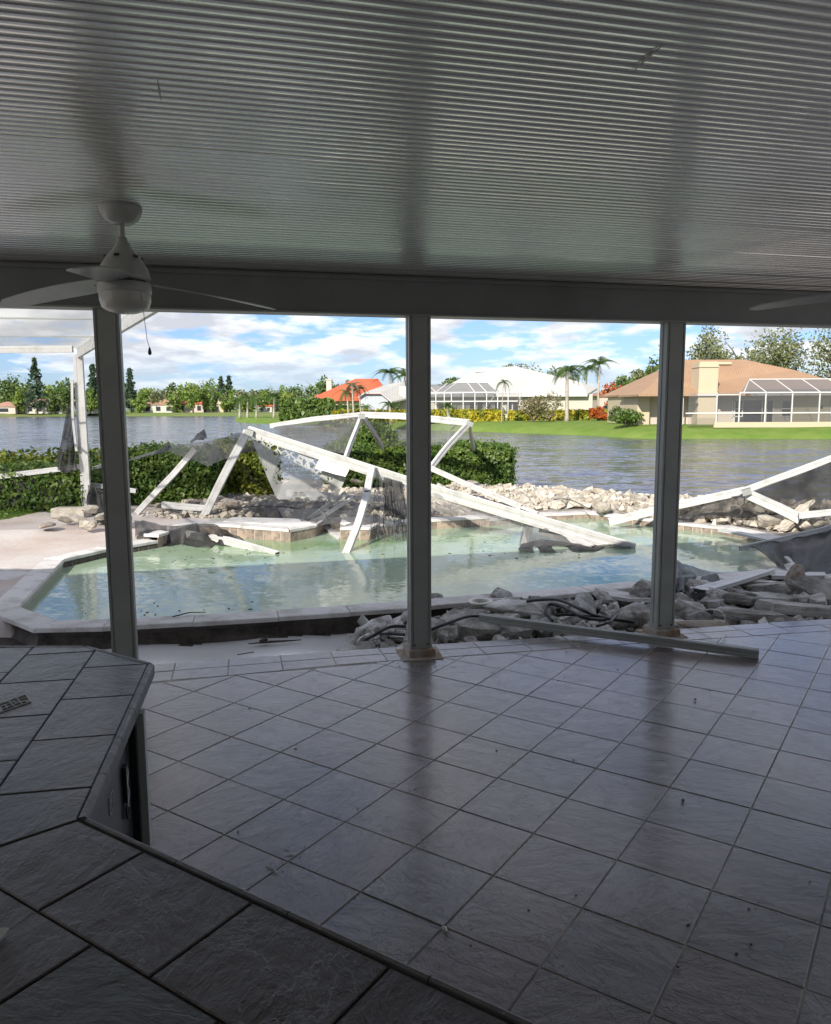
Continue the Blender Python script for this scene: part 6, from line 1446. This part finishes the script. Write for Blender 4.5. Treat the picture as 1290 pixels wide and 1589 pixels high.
strand(gy(1156, 768, 11.9), gy(1152, 800, 11.7), .0, .006, 'short dark cord hanging from the joint of the right tube')

def bracket(p, ry, label):
    t = thing('corner_bracket', label, 'bracket', p); Mx = Matrix.Rotation(ry, 4, 'Y')
    MB().box((-.07, -.055, -.05), (.07, -.049, .05), M=Mx).box((-.07, -.055, .045), (.07, .0, .05), M=Mx).build('plate', M['post'], t)
    for q in (-.045, 0, .045): MB().lathe([(0, .006), (.006, .005), (.008, 0)], 7, (0, 0, 0)).build('bolt', M['dark'], t).matrix_world = Matrix.Translation(p) @ Mx @ Matrix.Translation((q, -.055, .01)) @ Matrix.Rotation(R(90), 4, 'X')
bracket(ap+Vector((.03, -.08, -.02)), .3, 'grey corner bracket at the peak of the collapsed beam')
bracket(gy(562, 646, 16.45), 0, 'grey corner bracket at the peak of the rear frame')
bracket(gy(729, 657, 16.05), .4, 'dark corner bracket at the right corner of the rear frame')
bracket(gy(1157, 763, 11.85), -.3, 'dark joint bracket where the right tube meets the patterned bar')
# loose chips that fill the gaps between the slabs and boulders
def chips(name, pts, label, m, s0, s1):
    mb = MB(); q = random.Random(5)
    for (x, y, z) in pts:
        s = s0+(s1-s0)*q.random()**2; Mx = Matrix.Translation((x, y, z)) @ Matrix.Rotation(q.uniform(0, 6.28), 4, (q.gauss(0, 1), q.gauss(0, 1), q.gauss(0, 1)+.1)) 
        v = [(s*q.uniform(.6, 1)*a, s*q.uniform(.4, .8)*b, s*q.uniform(.2, .5)*c) for a, b, c in ((-1,-1,-1),(1,-1,-1),(1,1,-1),(-1,1,-1),(-.7,-.6,1),(.6,-.8,1),(.7,.6,1),(-.6,.8,1))]
        mb.add([Mx @ Vector(p) for p in v], [(0,3,2,1),(4,5,6,7),(0,1,5,4),(1,2,6,5),(2,3,7,6),(3,0,4,7)])
    o = mb.build(name, m); tag(o, label, 'rubble', kind='stuff')
q = random.Random(9); pts = []
for i in range(1500):
    x = q.uniform(-.5, 7.3); e = line_y(O_X, x); f = float(np.interp(x, [-0.6, 0, 1.65, 3.8, 5.5, 7.2], [6.72, 6.95, 7.6, 8.35, 8.7, 9.2])); pts.append((x, q.uniform(e+.03, f), -.15+q.random()*.09))
chips('rubble_chips', pts, 'small broken chips filling the gaps between the grey slabs', M['rock'], .02, .085)
pts = []
for i in range(2600):
    x = q.uniform(.3, 10.5); lo = float(np.interp(x, [0.6, 1.9, 3.1, 3.6, 4.7, 5.6, 10.5], [13.7, 13.75, 14.0, 13.0, 11.9, 11.2, 10.6])); hi = float(np.interp(x, [0.6, 3, 5, 7, 10.5], [17.6, 18.2, 16.4, 15.0, 13.6])); y = q.uniform(lo, hi)
    B = float(np.interp(x, [0, 3, 5, 7, 10, 22], [19.5, 17.2, 15.4, 14.2, 13.2, 12.2])); t_ = max(0, min(1, (y-B)/4)); pts.append((x, y, -1.35*t_**.9+.02+q.random()*.05))
for i in range(1500): pts.append((q.uniform(-4.6, .8), q.uniform(13.0, 17.2), .01+q.random()*.03))
chips('rubble_chips', pts, 'small pale chips and gravel among the rocks beyond the pool', M['lime'], .03, .13)
# leaves and scum floating along the far and near pool edges
mb = MB()
for i in range(90):
    k = q.randrange(3)
    px, py = ((q.uniform(230, 900), q.gauss(856, 10)), (q.uniform(100, 640), q.gauss(948, 8)), (q.gauss(330, 60), q.gauss(862, 10)))[k]
    p = gz(px, py, -.107)
    if not inside(POOL, np.array([p.x]), np.array([p.y]))[0]: continue
    s_ = q.uniform(.006, .02); a0 = q.uniform(0, 6.28); mb.prism([(p.x+s_*math.cos(a0+a)*w, p.y+s_*math.sin(a0+a)*w) for a, w in ((0, 1.4), (1.1, .5), (2.2, .6), (3.14, 1.3), (4.2, .5), (5.3, .6))], -.108, -.104)
tag(mb.build('floating_leaves', M['twig']), 'dark leaf bits floating near the pool edges', 'leaves', kind='stuff')
# bent seam in the ceiling pans
def gce(px, py):
    d = ray(px, py); p = Vector((0, 0, EYE)); 
    t_ = 3.0
    for _ in range(12):
        h = p+d*t_; v = (h-P0).dot(EV); t_ *= (ceil_z(v)-.004-EYE)/(h.z-EYE)
    return p+d*t_
dn = MB().tube([gce(980, 113), gce(1004, 90), gce(1030, 69)], [.001, .004, .0015], 5).build('bent_seam', M['post'], bpy.data.objects['ceiling'])
dn = MB().tube([gce(244, 124), gce(247, 140), gce(250, 156)], [.001, .003, .001], 5).build('bent_seam', M['post'], bpy.data.objects['ceiling'])

# ------------------------------------------------------------------ hoses, ring, debris
def smooth_path(P, n=8):
    P = [Vector(p) for p in P]; out = []
    for i in range(len(P)-1):
        p0 = P[max(i-1, 0)]; p1 = P[i]; p2 = P[i+1]; p3 = P[min(i+2, len(P)-1)]
        for k in range(n):
            t = k/n; out.append(0.5*((2*p1)+(-p0+p2)*t+(2*p0-5*p1+4*p2-p3)*t*t+(-p0+3*p1-3*p2+p3)*t**3))
    out.append(P[-1]); return out
def hose(pts, r, label, m='hose'):
    o = MB().tube(smooth_path(pts), r, 7).build('black_hose', M[m], None, True); tag(o, label, 'hose'); return o
hose([gz(818, 933, .08), gz(850, 930, .12), gz(872, 932, .14), gz(905, 947, .12), gz(930, 957, .06), gz(985, 966, .03)], .015, 'longest black cable arching over the rubble left of the right post')
hose([gz(858, 964, .03), gz(847, 950, .08), gz(852, 938, .12), gz(872, 941, .12), gz(905, 958, .08), gz(940, 962, .04)], .015, 'black cable loop curling just above the fallen tube')
hose([gz(866, 954, .06), gz(900, 955, .06), gz(940, 960, .05), gz(978, 964, .04)], .012, 'thin straight black cable under the loop')
hose([gz(925, 972, .02), gz(945, 966, .05), gz(958, 955, .06)], .01, 'short grey-black cable end near the right post base')
hose([gz(662, 980, .02), gz(690, 969, .06), gz(725, 957, .08), gz(748, 956, .06)], .013, 'black cable running from the middle post to the fallen tube')
hose([gz(630, 972, .04), gz(605, 973, .05), gz(580, 986, .0), gz(558, 998, -.15), gz(530, 1008, -.16)], .014, 'black cable curving down onto the wet sand left of the middle post')
hose([gz(628, 985, .02), gz(600, 983, .0), gz(575, 985, -.1), gz(545, 987, -.14)], .013, 'black cable running left from the middle post base')
hose([gz(600, 985, -.02), gz(592, 996, -.1), gz(582, 1006, -.14)], .012, 'grey plastic tube end, left one beside the middle post', 'cabframe')
hose([gz(598, 984, -.02), gz(604, 992, -.08), gz(602, 1004, -.14)], .012, 'dark curled cable end nearest the middle post')
wl = MB().tube(smooth_path([gz(1068, 955, .02), gz(1100, 946, .12), gz(1120, 950, .14), gz(1128, 968, .05)]), .006, 6).build('wire_loop', M['pvc'], None, True); tag(wl, 'thin wire loop bent over the rust-stained slab', 'wire')
wp_ = gz(746, 940, 0.03); rg = thing('pipe_ring', 'round pale plastic pipe ring set in the rubble behind the fallen tube', 'pipe', wp_)
MB().lathe([(0.075, -0.06), (0.095, -0.06), (0.098, 0.03), (0.112, 0.03), (0.112, 0.045), (0.075, 0.045), (0.075, -0.06)], 24).build('collar', M['pvc'], rg, True)
MB().lathe([(0.0, 0.0), (0.075, 0.0)], 24).build('inner_disc', M['rust'], rg)
rock(bould[3], gz(409, 993, -.14), (.10, .08, .07), (0.3, 0, 1), M['soil'], 'small dark stone lying on the wet pale sand', None, 'small_stone', 'stone')
rock(bould[6], gz(508, 983, -.16), (.05, .04, .03), (0.3, 0, 1), M['soil'], 'tiny dark stone on the wet sand nearer the rubble', None, 'small_stone', 'stone')
for pts, lab in (([gz(385, 999, -.16), gz(420, 996, -.15), gz(468, 993, -.15)], 'dark thin stick beside the small dark stone on the sand'), ([gz(368, 1016, -.16), gz(394, 1012, -.15)], 'short dark stick on the sand nearer the porch edge')):
    o = MB().tube(pts, [.004]+[.011]*(len(pts)-2)+[.004], 6).build('stick', M['twig']); tag(o, lab, 'stick')
for (a, b, lab) in (((98, 985), (118, 974), 'broken branch stub at the foot of the undermined pool wall'), ((268, 957), (320, 950), 'thin branch lying on the near coping')):
    o = MB().tube([gz(*a, -.1 if a[1] > 970 else .02), gz((a[0]+b[0])/2, (a[1]+b[1])/2-3, -.06 if a[1] > 970 else .03), gz(*b, -.05 if a[1] > 970 else .02)], [.025 if a[1] > 970 else .006, .02 if a[1] > 970 else .005, .008 if a[1] > 970 else .003], 6).build('branch', M['twig']); tag(o, lab, 'branch')
for px, py, lab in ((690, 1442, 'pale green leaf bit on the grout cross in the lower middle'), (424, 1352, 'small pale leaf bit on the grout near the counter edge'), (449, 1323, 'tiny pale chip beside the leaf bit near the counter'), (1060, 1243, 'dark narrow leaf on the tiles at lower right'), (1079, 1086, 'dark leaf on the tiles below the loose tube')):
    p = gz(px, py, .005); o = MB().add([(-.02, 0, 0), (-.006, .009, .006), (.02, .004, .002), (.024, -.003, .008), (-.004, -.009, .002), (0, 0, .011)], [(0, 1, 5), (1, 2, 5), (2, 3, 5), (3, 4, 5), (4, 0, 5)]).build('leaf_bit', M['pvc'] if 'pale' in lab else M['twig']); o.location = p; o.rotation_euler = (0, 0, px); tag(o, lab, 'leaf')
cr_ = MB()
for i in range(150):
    px, py = RR.uniform(240, 1290), 1030+550*RR.random()**1.3
    if i % 3 == 0: px, py = 640+RR.gauss(0, 60), 1022+abs(RR.gauss(0, 22))
    elif i % 3 == 1: c_ = ((450, 1320), (700, 1440), (900, 1040), (1120, 1080), (1180, 1400), (560, 1120))[RR.randrange(6)]; px, py = c_[0]+RR.gauss(0, 34), c_[1]+RR.gauss(0, 16)
    p = gz(px, py, .002)
    if py < 1060 and px < 600: continue
    s = .0012+.0035*RR.random()**2; q = [(p.x+s*math.cos(a)*RR.uniform(.5, 1.8), p.y+s*math.sin(a)*RR.uniform(.5, 1.3)) for a in (0, 1.2, 2.5, 3.8, 5)]
    cr_.prism(q, .001, .001+s*.7)
o = cr_.build('floor_grit', M['twig']); tag(o, 'dark grit and crumbs scattered over the tiles', 'grit', kind='stuff')
# grass blades on the left strip
gp_ = []
for i in range(2600):
    x = RR.uniform(-9.5, -5.1); y = RR.uniform(12.5, 14.2)
    if y < np.interp(x, [-16, -6.95, -6.6, -5.4], [12.0, 13.05, 14.5, 14.9])-.0: continue
    gp_.append((x, y, .03))
if gp_: o = leaf_mesh('grass', np.array(gp_), .07, M['l_hedge'], aspect=.6, up=0); tag(o, 'strip of green grass before the left hedge', 'grass', kind='stuff')
# reeds fringe along far lawns left
